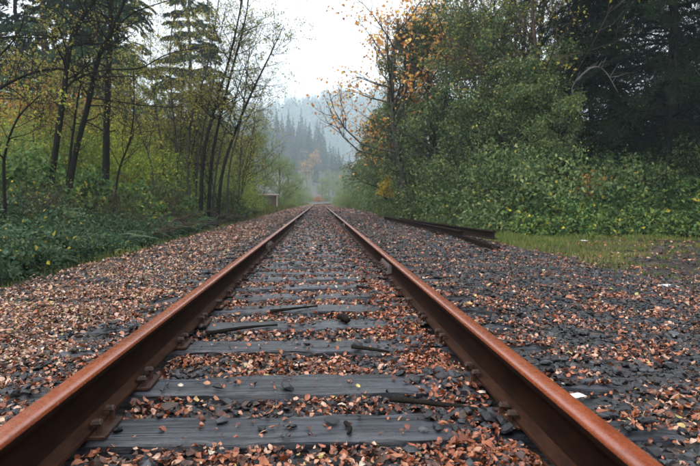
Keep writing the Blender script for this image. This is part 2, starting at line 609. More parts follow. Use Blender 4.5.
# joint (angle) bar: toe rests on the foot, a proud ledge catches the light of the sky
bar_prof = np.array([(.012, .040), (.055, .026), (.062, .028), (.060, .046), (.052, .062), (.050, .088), (.046, .104), (.034, .122), (.014, .116)])


def bar_mesh(sign):
    n = 2
    ys = np.array([-.34, .34])
    nb = len(bar_prof)
    V = np.zeros((n, nb, 3))
    V[:, :, 0] = sign * bar_prof[None, :, 0]; V[:, :, 1] = ys[:, None]; V[:, :, 2] = bar_prof[None, :, 1]
    j = np.arange(nb); k = (j + 1) % nb
    F = np.stack([j, k, nb + k, nb + j], -1)
    if sign > 0: F = F[:, ::-1]
    me = bpy.data.meshes.new('joint_bar')
    me.from_pydata(V.reshape(-1, 3).tolist(), [], F.tolist() + [list(range(nb)), list(range(nb, 2 * nb))[::-1]])
    me.materials.append(M['steel']); me.update()
    return me


bar_me = {-1: bar_mesh(-1), 1: bar_mesh(1)}
bolt_me = lathe_mesh('bolt', [(.021, 0), (.021, .022), (.012, .024), (.012, .040)], 6, M['plate'])
rails = []
for side, first in ((-1, 8.8), (1, 5.9)):
    cuts = [-3.0] + [first + 10.05 * k for k in range(16)]
    for y0, y1 in zip(cuts[:-1], cuts[1:]):
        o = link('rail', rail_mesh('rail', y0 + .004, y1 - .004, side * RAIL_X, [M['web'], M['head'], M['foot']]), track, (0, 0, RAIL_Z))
        for q, y in enumerate((y1,)):
            if y > 60: continue
            for s in (-1, 1):
                b = link('joint_bar', bar_me[s], o, (side * RAIL_X + float(tx(y)), y, 0))
            if y < 22:
                for dy in (-.25, -.09, .09, .25):
                    link('bolt', bolt_me, o, (side * (RAIL_X - .048), y + dy, .075), (0, -side * math.pi / 2, 0))
        rails.append(o)


# sleepers: hewn timbers with worn, split, uneven edges
def sleeper_mesh(seed):
    r = np.random.default_rng(seed)
    nseg = 40
    cs = np.array([(-.5, -1), (.5, -1), (.5, -.25), (.49, -.07), (.44, -.012), (.30, 0), (.16, 0), (.0, 0), (-.16, 0), (-.30, 0), (-.44, -.012), (-.49, -.07), (-.5, -.25)])
    xs = np.linspace(-TIE_L / 2, TIE_L / 2, nseg) + r.uniform(-.012, .012, nseg)
    nc = len(cs)
    V = np.zeros((nseg, nc, 3))
    V[:, :, 0] = xs[:, None] + r.uniform(-.006, .006, (nseg, nc))
    wob = noise2(xs * 0 + seed * 3.1, xs, .9, 20, 3) * .006
    V[:, :, 1] = cs[None, :, 0] * TIE_W * (1 + .03 * noise2(xs[:, None], cs[None, :, 0] * 2 + seed, .7, 21, 2)) + wob[:, None]
    V[:, :, 2] = cs[None, :, 1] * .16
    topm = cs[:, 1] > -.3
    V[:, topm, 2] += noise2(xs[:, None] * .6 + seed, cs[None, topm, 0] * 6, .5, 22, 3) * .0045
    edgem = (np.abs(cs[:, 0]) > .4) & topm
    V[:, edgem, 2] -= np.maximum(0, noise2(xs[:, None] + seed * 7, cs[None, edgem, 0] * 9, .45, 23, 3)) * .034
    # rounded, rotten ends
    for k, w in ((0, .035), (1, .014), (nseg - 2, .014), (nseg - 1, .035)):
        V[k, topm, 2] -= w * r.uniform(.5, 1.0)
    i = np.arange(nseg - 1)[:, None] * nc; j = np.arange(nc)[None, :]; k = (j + 1) % nc
    F = np.stack([i + k, i + j, i + nc + j, i + nc + k], -1).reshape(-1, 4)[:, ::-1]
    me = bpy.data.meshes.new('sleeper')
    me.from_pydata(V.reshape(-1, 3).tolist(), [], F.tolist() + [list(range(nc)), [(nseg - 1) * nc + q for q in range(nc)][::-1]])
    me.polygons.foreach_set('use_smooth', np.ones(len(me.polygons), bool))
    me.set_sharp_from_angle(angle=math.radians(45))
    me.materials.append(M['wood']); me.update()
    return me


sl_me = [sleeper_mesh(s) for s in range(6)]
tie_y = [-1.35, -.8, -.25, .3, .84, 1.36, 1.915, 2.385, 3.03, 3.57, 4.12, 4.64, 5.14]
while tie_y[-1] < 70:
    tie_y.append(tie_y[-1] + .53 + random.uniform(-.03, .03))
plate_me = box_part('tie_plate', .24, .18, .014, M['plate'], .003)


def spike_mesh():
    import bmesh
    bm = bmesh.new()
    bmesh.ops.create_cube(bm, size=1.0)
    bmesh.ops.scale(bm, vec=(.017, .017, .055), verts=bm.verts)
    bmesh.ops.translate(bm, vec=(0, 0, .0), verts=bm.verts)
    h = bmesh.ops.create_cube(bm, size=1.0)['verts']
    bmesh.ops.scale(bm, vec=(.044, .034, .014), verts=h)
    bmesh.ops.translate(bm, vec=(-.010, 0, .032), verts=h)
    for v in h:
        if v.co.z > .033: v.co.x = -.008 + (v.co.x + .008) * .6; v.co.y *= .6
    bmesh.ops.bevel(bm, geom=[e for e in bm.edges], offset=.003, segments=1, affect='EDGES')
    me = bpy.data.meshes.new('spike'); bm.to_mesh(me); bm.free()
    me.materials.append(M['plate'])
    return me


sp_me = spike_mesh()
TIES = []
for i, y in enumerate(tie_y):
    dz = 0.0 if i in (6, 7, 8) else random.uniform(-.010, .002)
    rz = random.uniform(-.008, .008)
    o = link('sleeper', sl_me[i % 6], track, (random.uniform(-.05, .05), y, dz), (0, random.uniform(-.003, .003), rz + (math.pi if (i // 6) % 2 else 0)))
    TIES.append((y, dz))
    if 1.0 < y < 16:
        flip = -1 if (i // 6) % 2 else 1
        for side in (-1, 1):
            bx_ = side * RAIL_X
            # children live in the sleeper's own (possibly turned) frame
            def put(nm, me, wx, wy, wz, rr):
                c = link(nm, me, o)
                c.matrix_parent_inverse = o.matrix_basis.inverted()
                c.location = (wx, wy, wz); c.rotation_euler = (0, 0, rr)
            put('tie_plate', plate_me, bx_ + side * .01, y + random.uniform(-.015, .015), .0075, random.uniform(-.02, .02))
            for inner in (-1, 1):
                for dy in ((-.05, .05) if inner < 0 else (random.choice((-.05, .05)),)):
                    put('spike', sp_me, bx_ + side * inner * .082, y + dy + random.uniform(-.01, .01), .010 + random.uniform(0, .016),
                        (0 if side * inner > 0 else math.pi) + random.uniform(-.2, .2))
TIE_Y = np.array([t[0] for t in TIES])


def on_tie(x, y):
    d = np.abs(TIE_Y[None, :] - np.asarray(y)[:, None]).min(1)
    return (d < TIE_W / 2 - .004) & (np.abs(x) < TIE_L / 2 - .02)


# ------------------------------------------------------------------ loose ballast and fallen leaves
def stone_template(r):
    import bmesh
    bm = bmesh.new()
    bmesh.ops.create_icosphere(bm, subdivisions=1, radius=.5)
    V = np.array([v.co for v in bm.verts]); F = np.array([[v.index for v in f.verts] for f in bm.faces])
    bm.free()
    # chipped: cut by a few random planes, then flattened like slate
    for _ in range(6):
        nrm = unit(r.normal(size=3)); off = r.uniform(.26, .40)
        d = V @ nrm - off
        V = V - np.maximum(d, 0)[:, None] * nrm
    V *= np.array([1.0, r.uniform(.6, .9), r.uniform(.26, .52)])
    return V, F


ST = [stone_template(np.random.default_rng(50 + k)) for k in range(10)]


def chip_template(r):
    """small eight-sided chip"""
    V = np.array([(1, 0, 0), (-1, 0, 0), (0, 1, 0), (0, -1, 0), (0, 0, 1), (0, 0, -1)], float) * .5
    V = V + r.uniform(-.14, .14, V.shape)
    V *= np.array([1.0, r.uniform(.7, 1.0), r.uniform(.45, .75)])
    F = np.array([(0, 2, 4), (2, 1, 4), (1, 3, 4), (3, 0, 4), (2, 0, 5), (1, 2, 5), (3, 1, 5), (0, 3, 5)])
    return V, F


SC_ = [chip_template(np.random.default_rng(70 + k)) for k in range(10)]


def leaf_template(r, fine=True):
    """small ovate leaf, curled and twisted, lying about flat; unit length"""
    w = r.uniform(.17, .42)
    cu, cl = r.uniform(-.5, 1.2), r.uniform(-.3, 1.9)
    if fine:
        t = np.array([0, .13, .45, .80, 1.0]); hw = np.array([0, .62, 1.0, .58, 0]) * w * r.uniform(.85, 1.15, 5)
        V = []
        for ti, h in zip(t, hw):
            zc = cu * (ti - .5) ** 2 * 1.6
            if h == 0: V.append((ti - .5, 0, zc))
            else:
                h2 = h * r.uniform(.85, 1.15); V += [(ti - .5 + r.uniform(-.06, .06), h, zc + cl * h * h * 2.0 + r.uniform(-.05, .05)), (ti - .5, 0, zc), (ti - .5 + r.uniform(-.06, .06), -h2, zc + cl * h * h * 2.0 + r.uniform(-.05, .05))]
        F = [(0, 2, 1), (0, 3, 2), (1, 2, 5), (1, 5, 4), (2, 3, 6), (2, 6, 5), (4, 5, 8), (4, 8, 7), (5, 6, 9), (5, 9, 8), (7, 8, 10), (8, 9, 10)]
    else:
        z = cl * w * w * 1.4
        V = [(-.5, 0, cu * .3), (0, w, z), (.5, 0, cu * .3), (0, -w, z), (0, 0, 0)]
        F = [(0, 4, 1), (1, 4, 2), (2, 4, 3), (3, 4, 0)]
    return np.array(V), np.array(F)


LF = [leaf_template(np.random.default_rng(80 + k)) for k in range(14)]
LC = [leaf_template(np.random.default_rng(90 + k), False) for k in range(6)]


def rot_mats(rx, ry, rz):
    cx, sx, cy, sy, cz, sz = np.cos(rx), np.sin(rx), np.cos(ry), np.sin(ry), np.cos(rz), np.sin(rz)
    R = np.empty((len(rx), 3, 3))
    R[:, 0, 0] = cz * cy; R[:, 0, 1] = cz * sy * sx - sz * cx; R[:, 0, 2] = cz * sy * cx + sz * sx
    R[:, 1, 0] = sz * cy; R[:, 1, 1] = sz * sy * sx + cz * cx; R[:, 1, 2] = sz * sy * cx - cz * sx
    R[:, 2, 0] = -sy; R[:, 2, 1] = cy * sx; R[:, 2, 2] = cy * cx
    return R


def scatter_mesh(name, temps, P, E, S, T, mat, smooth=False):
    g = Geo()
    pick = rng.integers(0, len(temps), len(P))
    for k, (V, F) in enumerate(temps):
        m = pick == k
        if not m.any(): continue
        R = rot_mats(E[m, 0], E[m, 1], E[m, 2])
        W = np.einsum('nij,vj->nvi', R, V) * S[m][:, None, None] + P[m][:, None, :]
        n = m.sum(); nv = len(V)
        FF = (F[None] + (np.arange(n) * nv)[:, None, None]).reshape(-1, 3)
        g.add(W.reshape(-1, 3), FF, None, np.repeat(T[m], nv))
    return g.mesh(name, [mat], smooth)


def rail_clear(x):
    return np.abs(np.abs(x) - RAIL_X) > .060


def sample(y0, y1, n, margin=.8):
    y = np.sqrt(rng.uniform(0, 1, n) * (y1 ** 2 - y0 ** 2) + y0 ** 2)
    lo = np.maximum(-.70 * y - margin, bed_left(y) + .03); hi = np.minimum(.72 * y + margin, 5.6 + 0 * y)
    # keep density even: full width bounding, reject outside
    x = rng.uniform(-3.1, 5.6, n)
    return x, y, (x > lo) & (x < hi)


def uniform_pts(y0, y1, dens):
    n = int((y1 - y0) * 8.7 * dens)
    y = rng.uniform(y0, y1, n); x = rng.uniform(-3.1, 5.6, n)
    m = (x > np.maximum(-.72 * y - .9, bed_left(y) + .02)) & (x < .74 * y + .9) & (x < bed_right(y) + .8) & rail_clear(x)
    return x[m], y[m]


def cover_z(x, y):
    z = bed_z(x, y)
    e = x > bed_right(y) - .1
    return np.where(e, np.maximum(ground_z(x, y), np.where(x < bed_right(y), z, -9)), z)


def stone_keep(x, y):
    """how many stones lie loose on top, by place"""
    p = np.full(len(x), .9)
    p = np.where(x < -1.35, .45, p)
    p = np.where(np.abs(x) < .70, .72, p)
    p = np.where(x > 2.9, .8 * (1 - sstep(3.0, 4.6, x)) + .04, p)
    t = on_tie(x, y)
    heap = np.exp(-((x - .60) / .14) ** 2)
    far = sstep(4.2, 9, y)
    side = np.abs(x) > .85
    pt = .012 + .75 * heap + .28 * far + np.where(side, .42, 0)
    pt = pt + np.where((np.abs(x) < .7) & (np.abs(x) > .0), .0, 0)
    return np.where(t, pt, p)


def leaf_keep(x, y):
    c1 = noise2(x, y, 1.1, 31, 3); c2 = noise2(x, y, .45, 32, 2)
    p = .50 + .55 * c1 + .45 * c2
    p = np.where(x < -.85, .62 + .40 * c1 + .4 * c2, p)
    p = np.where(x > .85, .19 + .45 * c1 + .35 * c2, p)
    p = p + .55 * np.exp(-((x - .52) / .13) ** 2)
    p = p + .25 * sstep(22, 45, y)
    t = on_tie(x, y)
    far = sstep(3.6, 9, y)
    side = sstep(.8, .95, np.abs(x))
    patch = noise2(x, y, .5, 33, 2)
    pt = .030 + .60 * np.exp(-((x - .60) / .12) ** 2) + far * .40 + side * .45 + np.where((patch > .45) & (y > 2.7), .40, 0)
    return np.clip(np.where(t, pt, p), 0, 1)


def leaf_tint(x, y, n):
    t = np.clip(rng.beta(2.0, 1.7, n) * .80, 0, .82)
    u = rng.uniform(0, 1, n)
    t = np.where(u < .32, rng.uniform(0, .16, n), t)
    t = np.where(u > .965, rng.uniform(.86, .96, n), t)
    t = np.where(u > .988, 1.0, t)
    redder = np.exp(-((x - .52) / .16) ** 2) * .8 + sstep(10, 28, y) * .7
    t = np.where(rng.uniform(0, 1, n) < redder, rng.uniform(.12, .50, n), t)
    tan = (x < -1.2) & (rng.uniform(0, 1, n) < .35)
    t = np.where(tan, rng.uniform(.70, .90, n), t)
    return t


SIZE_Z = []
st_rows, lf_rows = [], []
stone_bands = [(1.2, 4.0, 1300, .026, .080), (4.0, 8.0, 750, .030, .080), (8.0, 16, 330, .045, .085), (16, 36, 110, .07, .13), (36, 80, 26, .12, .24)]
for y0, y1, dens, s0, s1 in stone_bands:
    x, y = uniform_pts(y0, y1, dens)
    m = rng.uniform(0, 1, len(x)) < stone_keep(x, y)
    x, y = x[m], y[m]
    n = len(x)
    s = s0 + (s1 - s0) * rng.beta(1.3, 3.0, n) * 1.25
    t = on_tie(x, y)
    z = np.where(t, .002, cover_z(x, y)) + s * rng.uniform(.05, .22, n)
    T = np.where(rng.uniform(0, 1, n) < .12, 1.0, np.clip(rng.beta(2, 2.6, n), 0, .93))
    st_rows.append(np.stack([x + tx(y), y, z, s, T], 1))
ST_ALL = np.concatenate(st_rows)

leaf_bands = [(1.2, 3.2, 5200, .012, .040), (3.2, 5.2, 3400, .014, .044), (5.2, 8.0, 1500, .022, .052), (8.0, 16, 480, .042, .075), (16, 36, 150, .07, .12), (36, 110, 26, .15, .28)]
for bi, (y0, y1, dens, s0, s1) in enumerate(leaf_bands):
    x, y = uniform_pts(y0, y1, dens)
    m = rng.uniform(0, 1, len(x)) < leaf_keep(x, y)
    x, y = x[m], y[m]
    n = len(x)
    s = s0 + (s1 - s0) * rng.beta(1.3, 2.0, n) * np.where(rng.uniform(0, 1, n) < .06, 1.5, 1.0)
    t = on_tie(x, y)
    z = np.where(t, .006, cover_z(x, y) + rng.uniform(.006, .030, n) * (1 + s * 4))
    lf_rows.append(np.stack([x + tx(y), y, z, s, leaf_tint(x, y, n), t], 1))
LF_ALL = np.concatenate(lf_rows)


def apparent(rows):
    d = np.sqrt((rows[:, 0] - CAM[0]) ** 2 + rows[:, 1] ** 2 + (rows[:, 2] - CAM[2]) ** 2)
    px = (rows[:, 0] - CAM[0]) / rows[:, 1] * FPX + 319
    py = (CAM[2] - rows[:, 2]) / rows[:, 1] * FPX + 201
    inside = (px > 2) & (px < 698) & (py < 464)
    return np.where(inside, rows[:, 3] / d, 0)


# the stones and leaves that show largest are single objects, the rest one mass
k = np.argsort(-apparent(ST_ALL))
near_st, rest_st = ST_ALL[k[:290]], ST_ALL[k[290:]]
stone_tints = (.12, .35, .55, .78, 1.0)
st_me = [[new_mesh('stone', Vv, Ff, np.full(len(Vv), q), [M['stone']]) for q in stone_tints] for Vv, Ff in ST]
for r in near_st:
    q = int(np.argmin([abs(r[4] - v) for v in stone_tints]))
    link('stone', st_me[rng.integers(0, 10)][q], bed, r[:3], (rng.normal(0, .25), rng.normal(0, .25), rng.uniform(0, 6.28)), r[3])
E = np.stack([rng.normal(0, .25, len(rest_st)), rng.normal(0, .25, len(rest_st)), rng.uniform(0, 6.28, len(rest_st))], 1)
state = rng.bit_generator.state
big = (rest_st[:, 1] < 5.5) & (rest_st[:, 3] > .034)
for temps, q in ((ST, big), (SC_, ~big)):
    o = link('loose_stones', scatter_mesh('loose_stones', temps, rest_st[q, :3], E[q], rest_st[q, 3], rest_st[q, 4], M['stone']), bed)
    tag(o, kind='stuff')
rng.bit_generator.state = state
rng.integers(0, 10, len(rest_st))

k = np.argsort(-apparent(LF_ALL))
near_lf, rest_lf = LF_ALL[k[:280]], LF_ALL[k[280:]]
LTN = [(.07, 'dark brown'), (.20, 'rust red'), (.36, 'orange'), (.50, 'salmon pink'), (.66, 'pale pink'), (.84, 'tan brown'), (.91, 'yellow'), (1.0, 'creamy white')]
lf_me = [[new_mesh('fallen_leaf', Vv, Ff, np.full(len(Vv), q), [M['litter']], True) for q, _ in LTN] for Vv, Ff in LF]
for r in near_lf:
    q = int(np.argmin([abs(r[4] - v[0]) for v in LTN]))
    cn = LTN[q][1]
    if r[5]: where = 'lying on the dark top of a wooden sleeper'
    elif abs(r[0]) < RAIL_X: where = 'among the slate stones between the two rails'
    elif r[0] < 0: where = 'on the leaf-strewn shoulder beside the ivy bank'
    else: where = 'on the grey stone shoulder beside the stacked old rails'
    o = link('fallen_leaf', lf_me[rng.integers(0, 14)][q], None, r[:3], (rng.normal(0, .3), rng.normal(0, .3), rng.uniform(0, 6.28)), r[3])
    tag(o, 'small %s fallen leaf %s' % (cn, where), 'leaf', '%s leaves %s' % (cn, where))
fine = rest_lf[:, 1] < 5.2
for nm, temps, rows in (('leaf_litter', LF, rest_lf[fine]), ('leaf_litter', LC, rest_lf[~fine])):
    tilt = np.where(rows[:, 1] > 8, .25, .42)
    E = np.stack([rng.normal(0, 1, len(rows)) * tilt, rng.normal(0, 1, len(rows)) * tilt, rng.uniform(0, 6.28, len(rows))], 1)
    o = link(nm, scatter_mesh(nm, temps, rows[:, :3], E, rows[:, 3], rows[:, 4], M['litter'], True))
    tag(o, 'carpet of small autumn leaves strewn over the %s' % ('ballast close by' if temps is LF else 'ballast further along the track'), 'leaf litter', kind='stuff')

# leaves that have come down beside the bed: bank, path and verge
n = 26000
y = rng.uniform(3, 40, n) ** 1.0; x = np.where(rng.uniform(0, 1, n) < .35, rng.uniform(-7.5, -2.9, n), rng.uniform(4.2, 11.5, n))
m = (x > -.75 * y - 1) & (x < .78 * y + 1); x, y = x[m], y[m]; n = len(x)
keep = rng.uniform(0, 1, n) < np.clip(.55 + .5 * noise2(x, y, 2.0, 35, 3), 0, 1) * np.where(x > 0, 1, .6); x, y = x[keep], y[keep]; n = len(x)
s = rng.uniform(.04, .07, n) * (1 + y / 40)
T = np.where(rng.uniform(0, 1, n) < .5, rng.uniform(0, .2, n), rng.uniform(.1, .9, n))
P = np.stack([x, y, ground_z(x, y) + .035], 1)
E = np.stack([rng.normal(0, .3, n), rng.normal(0, .3, n), rng.uniform(0, 6.28, n)], 1)
tag(link('verge_leaves', scatter_mesh('verge_leaves', LC, P, E, s, T, M['litter'])), 'brown leaves scattered over the earth path and verge', 'leaf litter', kind='stuff')

n = 9000
y = rng.uniform(3.4, 13, n); x = rng.uniform(3.4, 10.5, n)
m = (noise2(x, y, 1.4, 36, 3) > -.15) & (x < .75 * y + 1); x, y = x[m], y[m]; n = len(x)
s = rng.uniform(.02, .06, n)
P = np.stack([x, y, ground_z(x, y) + .022], 1)
E = np.stack([rng.normal(0, .25, n), rng.normal(0, .25, n), rng.uniform(0, 6.28, n)], 1)
tag(link('path_gravel', scatter_mesh('path_gravel', SC_, P, E, s, np.where(rng.uniform(0, 1, n) < .4, 1.0, rng.uniform(0, .6, n)), M['stone'])), 'loose gravel strewn over the earth path', 'gravel', kind='stuff')

# ------------------------------------------------------------------ grass
def grass(name, n, fx, label, h0, h1):
    x, y = fx(n)
    n = len(x)
    P = np.stack([x, y, ground_z(x, y) + .0], 1)
    az = rng.uniform(0, 6.28, n); ln = rng.uniform(.15, .75, n)
    D = np.stack([np.cos(az) * ln, np.sin(az) * ln, np.ones(n)], 1)
    N = np.stack([np.cos(az), np.sin(az), -ln], 1)
    h = rng.uniform(h0, h1, n) * (1 + .4 * noise2(x, y, 1.2, 41, 2))
    Vv, Ff = rhombs(P, D, N, h, rng.uniform(.006, .012, n) * (1 + y / 18), .1, .25)
    T = np.clip(.45 + .35 * noise2(x, y, 1.6, 42, 3) + rng.normal(0, .15, n), 0, 1)
    tag(link(name, new_mesh(name, Vv, Ff, np.repeat(T, 4), [M['grass']])), label, 'grass', kind='stuff')


def g_right(n):
    y = rng.uniform(4.5, 30, n); x = rng.uniform(3.5, 9.5, n)
    edge = 3.75 + .25 * noise2(x, y, 2.0, 43, 3)
    clump = noise2(x, y, 1.3, 44, 3)
    m = (x > edge) & (((x < 3.6 + 3.4 * sstep(6.8, 12, y) + .5 * noise2(x, y, 2, 45, 2)) & (y > 7)) | (clump > np.where(y < 7.5, .30, .5)) | (y > 13)) & (clump > -.25) & (x < .75 * y + 1)
    return x[m], y[m]


def g_left(n):
    y = rng.uniform(3.5, 45, n); x = rng.uniform(-4.6, -2.9, n)
    m = (x < bed_left(y) - .02) & (noise2(x, y, 1.5, 46, 3) > -.2) & (x > -.75 * y - 1)
    return x[m], y[m]


def g_far(n):
    y = rng.uniform(28, 120, n); x = np.where(rng.uniform(0, 1, n) < .5, rng.uniform(-7, -2.9, n), rng.uniform(3.6, 8, n)) + tx(y)
    return x, y


grass('verge_grass', 42000, g_right, 'short yellow-green grass along the verge beside the stacked old rails', .04, .12)
def g_pile(n):
    y = rng.uniform(10.5, 42, n); x = rng.uniform(3.5, 7.2, n)
    m = (noise2(x, y, 1.8, 47, 3) > -.15) & (x > 3.85 + .25 * noise2(x, y, 1.5, 48, 2)) & (x < 5.0 + .18 * np.maximum(0, 16 - y) + .8 * noise2(x, y, 2, 49, 2))
    return x[m], y[m]


grass('verge_grass', 20000, g_pile, 'brighter tufted yellow-green grass between the stacked old rails and the bushes', .05, .14)
grass('verge_grass', 12000, g_left, 'thin grass along the foot of the ivy bank', .05, .14)
grass('verge_grass', 14000, g_far, 'tall pale grass far along both sides of the track', .25, .6)

# ------------------------------------------------------------------ stacked old rails, sticks, scraps
def old_rail(p0, p1, label, roll=0.0, mat='oldrail'):
    p0, p1 = np.array(p0, float), np.array(p1, float)
    L = np.linalg.norm(p1 - p0)
    me = rail_mesh('old_rail', 0, L, 0, [M[mat]], 12, False)
    d = p1 - p0
    o = link('old_rail', me, None, p0, (math.atan2(d[2], math.hypot(d[0], d[1])), 0, -math.atan2(d[0], d[1])))
    if roll: o.rotation_euler = (Matrix.Rotation(-math.atan2(d[0], d[1]), 3, 'Z') @ Matrix.Rotation(roll, 3, 'Y')).to_euler()
    tag(o, label, 'rail', 'old rails stacked beside the track')
    return o


gz = lambda x, y: float(ground_z(x, y))
old_rail((3.14, 12.4, -.055), (2.74, 24.0, -.05), 'discarded upright rail lying closest to the track in the stack')
old_rail((3.47, 11.2, .000), (2.98, 20.6, -.04), 'discarded upright rail in the middle of the stack, its end sticking out furthest')
old_rail((3.72, 13.6, -.075), (3.16, 22.4, -.055), 'discarded upright rail on the grassy side of the stack')
old_rail((2.82, 9.3, -.030), (3.30, 17.0, -.05), 'old rail fallen on its side, slanting out from under the stack', math.pi / 2 * .96)


old_rail((2.80, 13.6, -.030), (3.08, 16.6, -.045), 'short rail stub lying on its side against the stack', math.pi / 2 * 1.03)


def stick(pts, r0, r1, label, mat='bark_dark', cat='stick', name='stick', sides=6, twigs=0, group=None):
    pts = np.asarray(pts, float)
    p = catmull(pts, 5)
    base = p[0].copy()
    g = Geo(); g.tube(p - base, np.linspace(r0, r1, len(p)), sides, rough=.15)
    for _ in range(twigs):
        i = rng.integers(1, len(p) - 1)
        d = unit(unit(p[min(i + 1, len(p) - 1)] - p[i]) + rng.normal(0, .55, 3)); d[2] = abs(d[2]) * .6
        L = rng.uniform(.25, .8)
        q = np.array([p[i], p[i] + d * L * .5 + rng.normal(0, .03, 3), p[i] + d * L + rng.normal(0, .06, 3)]) - base
        g.tube(q, np.linspace(r0 * .45, r0 * .12, 3), 4)
    o = link(name, g.mesh(name, [M[mat]], True), None, base)
    return tag(o, label, cat, group)


stick([(-.62, 3.36, -.015), (-.42, 3.42, .006), (-.22, 3.50, .004)], .014, .006, 'thin black stick lying slantwise beside the left rail', twigs=0)
stick([(.17, 3.74, -.005), (.19, 3.63, .022), (.21, 3.54, .018)], .026, .020, 'stubby charred wood chunk lying across two sleepers', cat='wood chunk', name='wood_chunk')
stick([(.20, 2.92, .012), (.30, 2.86, .012), (.38, 2.82, .008)], .012, .006, 'short black stick on the wet sleeper')
stick([(.30, 2.13, .012), (.45, 2.06, .016), (.66, 1.97, .012)], .012, .007, 'long dark stick slanting over leaves beside the right rail')
stick([(.12, 1.91, .010), (.135, 1.86, .012), (.125, 1.82, .008)], .008, .005, 'little bent twig lying on the broad sleeper')
stick([(-.30, 3.95, .0), (-.15, 3.99, .012), (.02, 4.08, .012)], .013, .006, 'dark stick lying along a sleeper edge')
stick([(.55, 4.9, -.01), (.42, 4.96, .01), (.36, 5.05, .008)], .016, .010, 'dark wood splinter beside the rail joint')

# flat slates lying on the near sleeper
def slab(x, y, z, s, label, tint=.5, flat=.35, sq=1.0):
    Vv, Ff = ST[rng.integers(0, 10)]
    Vv = Vv * np.array([1, sq, flat])
    o = link('slate_slab', new_mesh('slate_slab', Vv, Ff, np.full(len(Vv), tint), [M['stone']]), None, (x, y, z), (0, 0, rng.uniform(0, 6.28)), s)
    tag(o, label, 'stone')


slab(.075, 1.93, .012, .075, 'dark flat slate lying on the broad sleeper beside a bent twig', .25)
slab(-.52, 2.14, .0, .10, 'large pale pinkish slate beside the left tie plate', 1.0)
slab(.98, 2.02, .012, .16, 'broad dark slate slab outside the right rail under a paper scrap', .3)
slab(.96, 2.45, .010, .12, 'grey flat slate slab outside the right rail', .6)


def scrap(x, y, z, w, h, label, rz):
    g = Geo()
    n = 5
    X, Y = np.meshgrid(np.linspace(-.5, .5, n), np.linspace(-.5, .5, n), indexing='ij')
    Z = .06 * np.sin(3 * X + 1) * np.cos(2.5 * Y) + .03 * rng.uniform(-1, 1, X.shape)
    Vt = np.stack([X * w + .06 * w * rng.uniform(-1, 1, X.shape), Y * h + .06 * h * rng.uniform(-1, 1, X.shape), Z * min(w, h)], -1).reshape(-1, 3)
    nn = len(Vt)
    a = (np.arange(n - 1)[:, None] * n + np.arange(n - 1)[None, :]).ravel()
    Fq = np.stack([a, a + n, a + n + 1, a + 1], -1)
    g.add(Vt, None, Fq)
    o = link('paper_scrap', g.mesh('paper_scrap', [M['paper']], True), None, (x, y, z), (.06, .05, rz))
    md = o.modifiers.new('thickness', 'SOLIDIFY'); md.thickness = .0015
    tag(o, label, 'litter')


M['paper'] = simple_mat('damp_paper', (.55, .56, .58), (.78, .79, .80), 12, .5, .2, .003)
scrap(.97, 2.03, .048, .06, .035, 'small white paper scrap lying on a broad slate slab', .4)
p = at(664, 281, 5.6); scrap(p[0], 5.6, gz(p[0], 5.6) + .05, .24, .12, 'flattened white wrapper lying on the earth path', .1)
p = at(584, 237, 12.2); scrap(p[0], 12.2, gz(p[0], 12.2) + .07, .12, .10, 'white scrap lying in the verge grass below the bushes', .3)

# ------------------------------------------------------------------ vegetation builders
def leaf_cloud(C, per, sigma, size, asp=.55, up=.5, out_c=None, tint=(.5, .22), fold=.2, lift=0.0):
    """clumps of leaves round the centres C"""
    n = len(C) * per
    c = np.repeat(C, per, 0)
    sg = np.repeat(np.broadcast_to(sigma, (len(C),)), per)[:, None]
    P = c + rng.normal(0, 1, (n, 3)) * sg * np.array([1, 1, .75])
    N = rng.normal(0, 1, (n, 3)) * .55 + np.array([0, 0, up])
    if out_c is not None: N = N + unit(P - out_c) * .35
    D = rng.normal(0, 1, (n, 3)); D[:, 2] -= .35
    L = size * rng.uniform(.6, 1.3, n)
    V, F = rhombs(P, D, unit(N), L, L * asp, fold, .08)
    ct = np.repeat(rng.normal(tint[0], tint[1] * .7, len(C)), per)
    T = np.clip(ct + rng.normal(0, tint[1], n), 0, 1)
    u = rng.uniform(0, 1, n)
    T = np.where(u > .975, 1.0, np.minimum(T, .93))
    return V, F, np.repeat(T, 4)


def lumpy(n, rad, squash, seed, shell=.55, cut=True):
    """clump centres through a lumpy crown volume standing on z = 0"""
    d = unit(rng.normal(0, 1, (n, 3)))
    if cut: d[:, 2] = np.abs(d[:, 2])
    lump = 1 + .28 * noise2(d[:, 0] * 2 + d[:, 2] * 1.7, d[:, 1] * 2 - d[:, 2], 1.3, seed, 3)
    r = (shell + (1 - shell) * rng.uniform(0, 1, n) ** .6) * lump
    return d * r[:, None] * np.array([rad, rad, squash])


VAR = {}


def bush_variant(key, rad, h, ncl, per, leaf, mat, seed, stems=14, sig=.10, bark='bark_brown', up=.5, shell=.5, tint=(.5, .2), asp=.55):
    """low or tall shrub: arching stems and leaf clumps"""
    C = lumpy(ncl, rad, h, seed, shell)
    C[:, 2] = np.maximum(C[:, 2], .03)
    gs = Geo()
    for i in rng.choice(ncl, min(stems, ncl), replace=False):
        tip = C[i]
        b0 = np.array([tip[0] * .12, tip[1] * .12, -.15])
        mid = np.array([tip[0] * .42, tip[1] * .42, tip[2] * .72 + .05])
        pts = catmull([b0, mid, tip], 4)
        gs.tube(pts, np.linspace(.012 * h ** .5 + .006, .003, len(pts)), 4)
    V, F, T = leaf_cloud(C, per, sig * (rad + h) / 2, leaf, asp, up, np.array([0, 0, h * .2]), tint)
    V[:, 2] = np.maximum(V[:, 2], -.05)
    VAR[key] = [('foliage', new_mesh(key + '_foliage', V, F, T, [M[mat]])), ('stem', gs.mesh(key + '_stem', [M[bark]], True))]


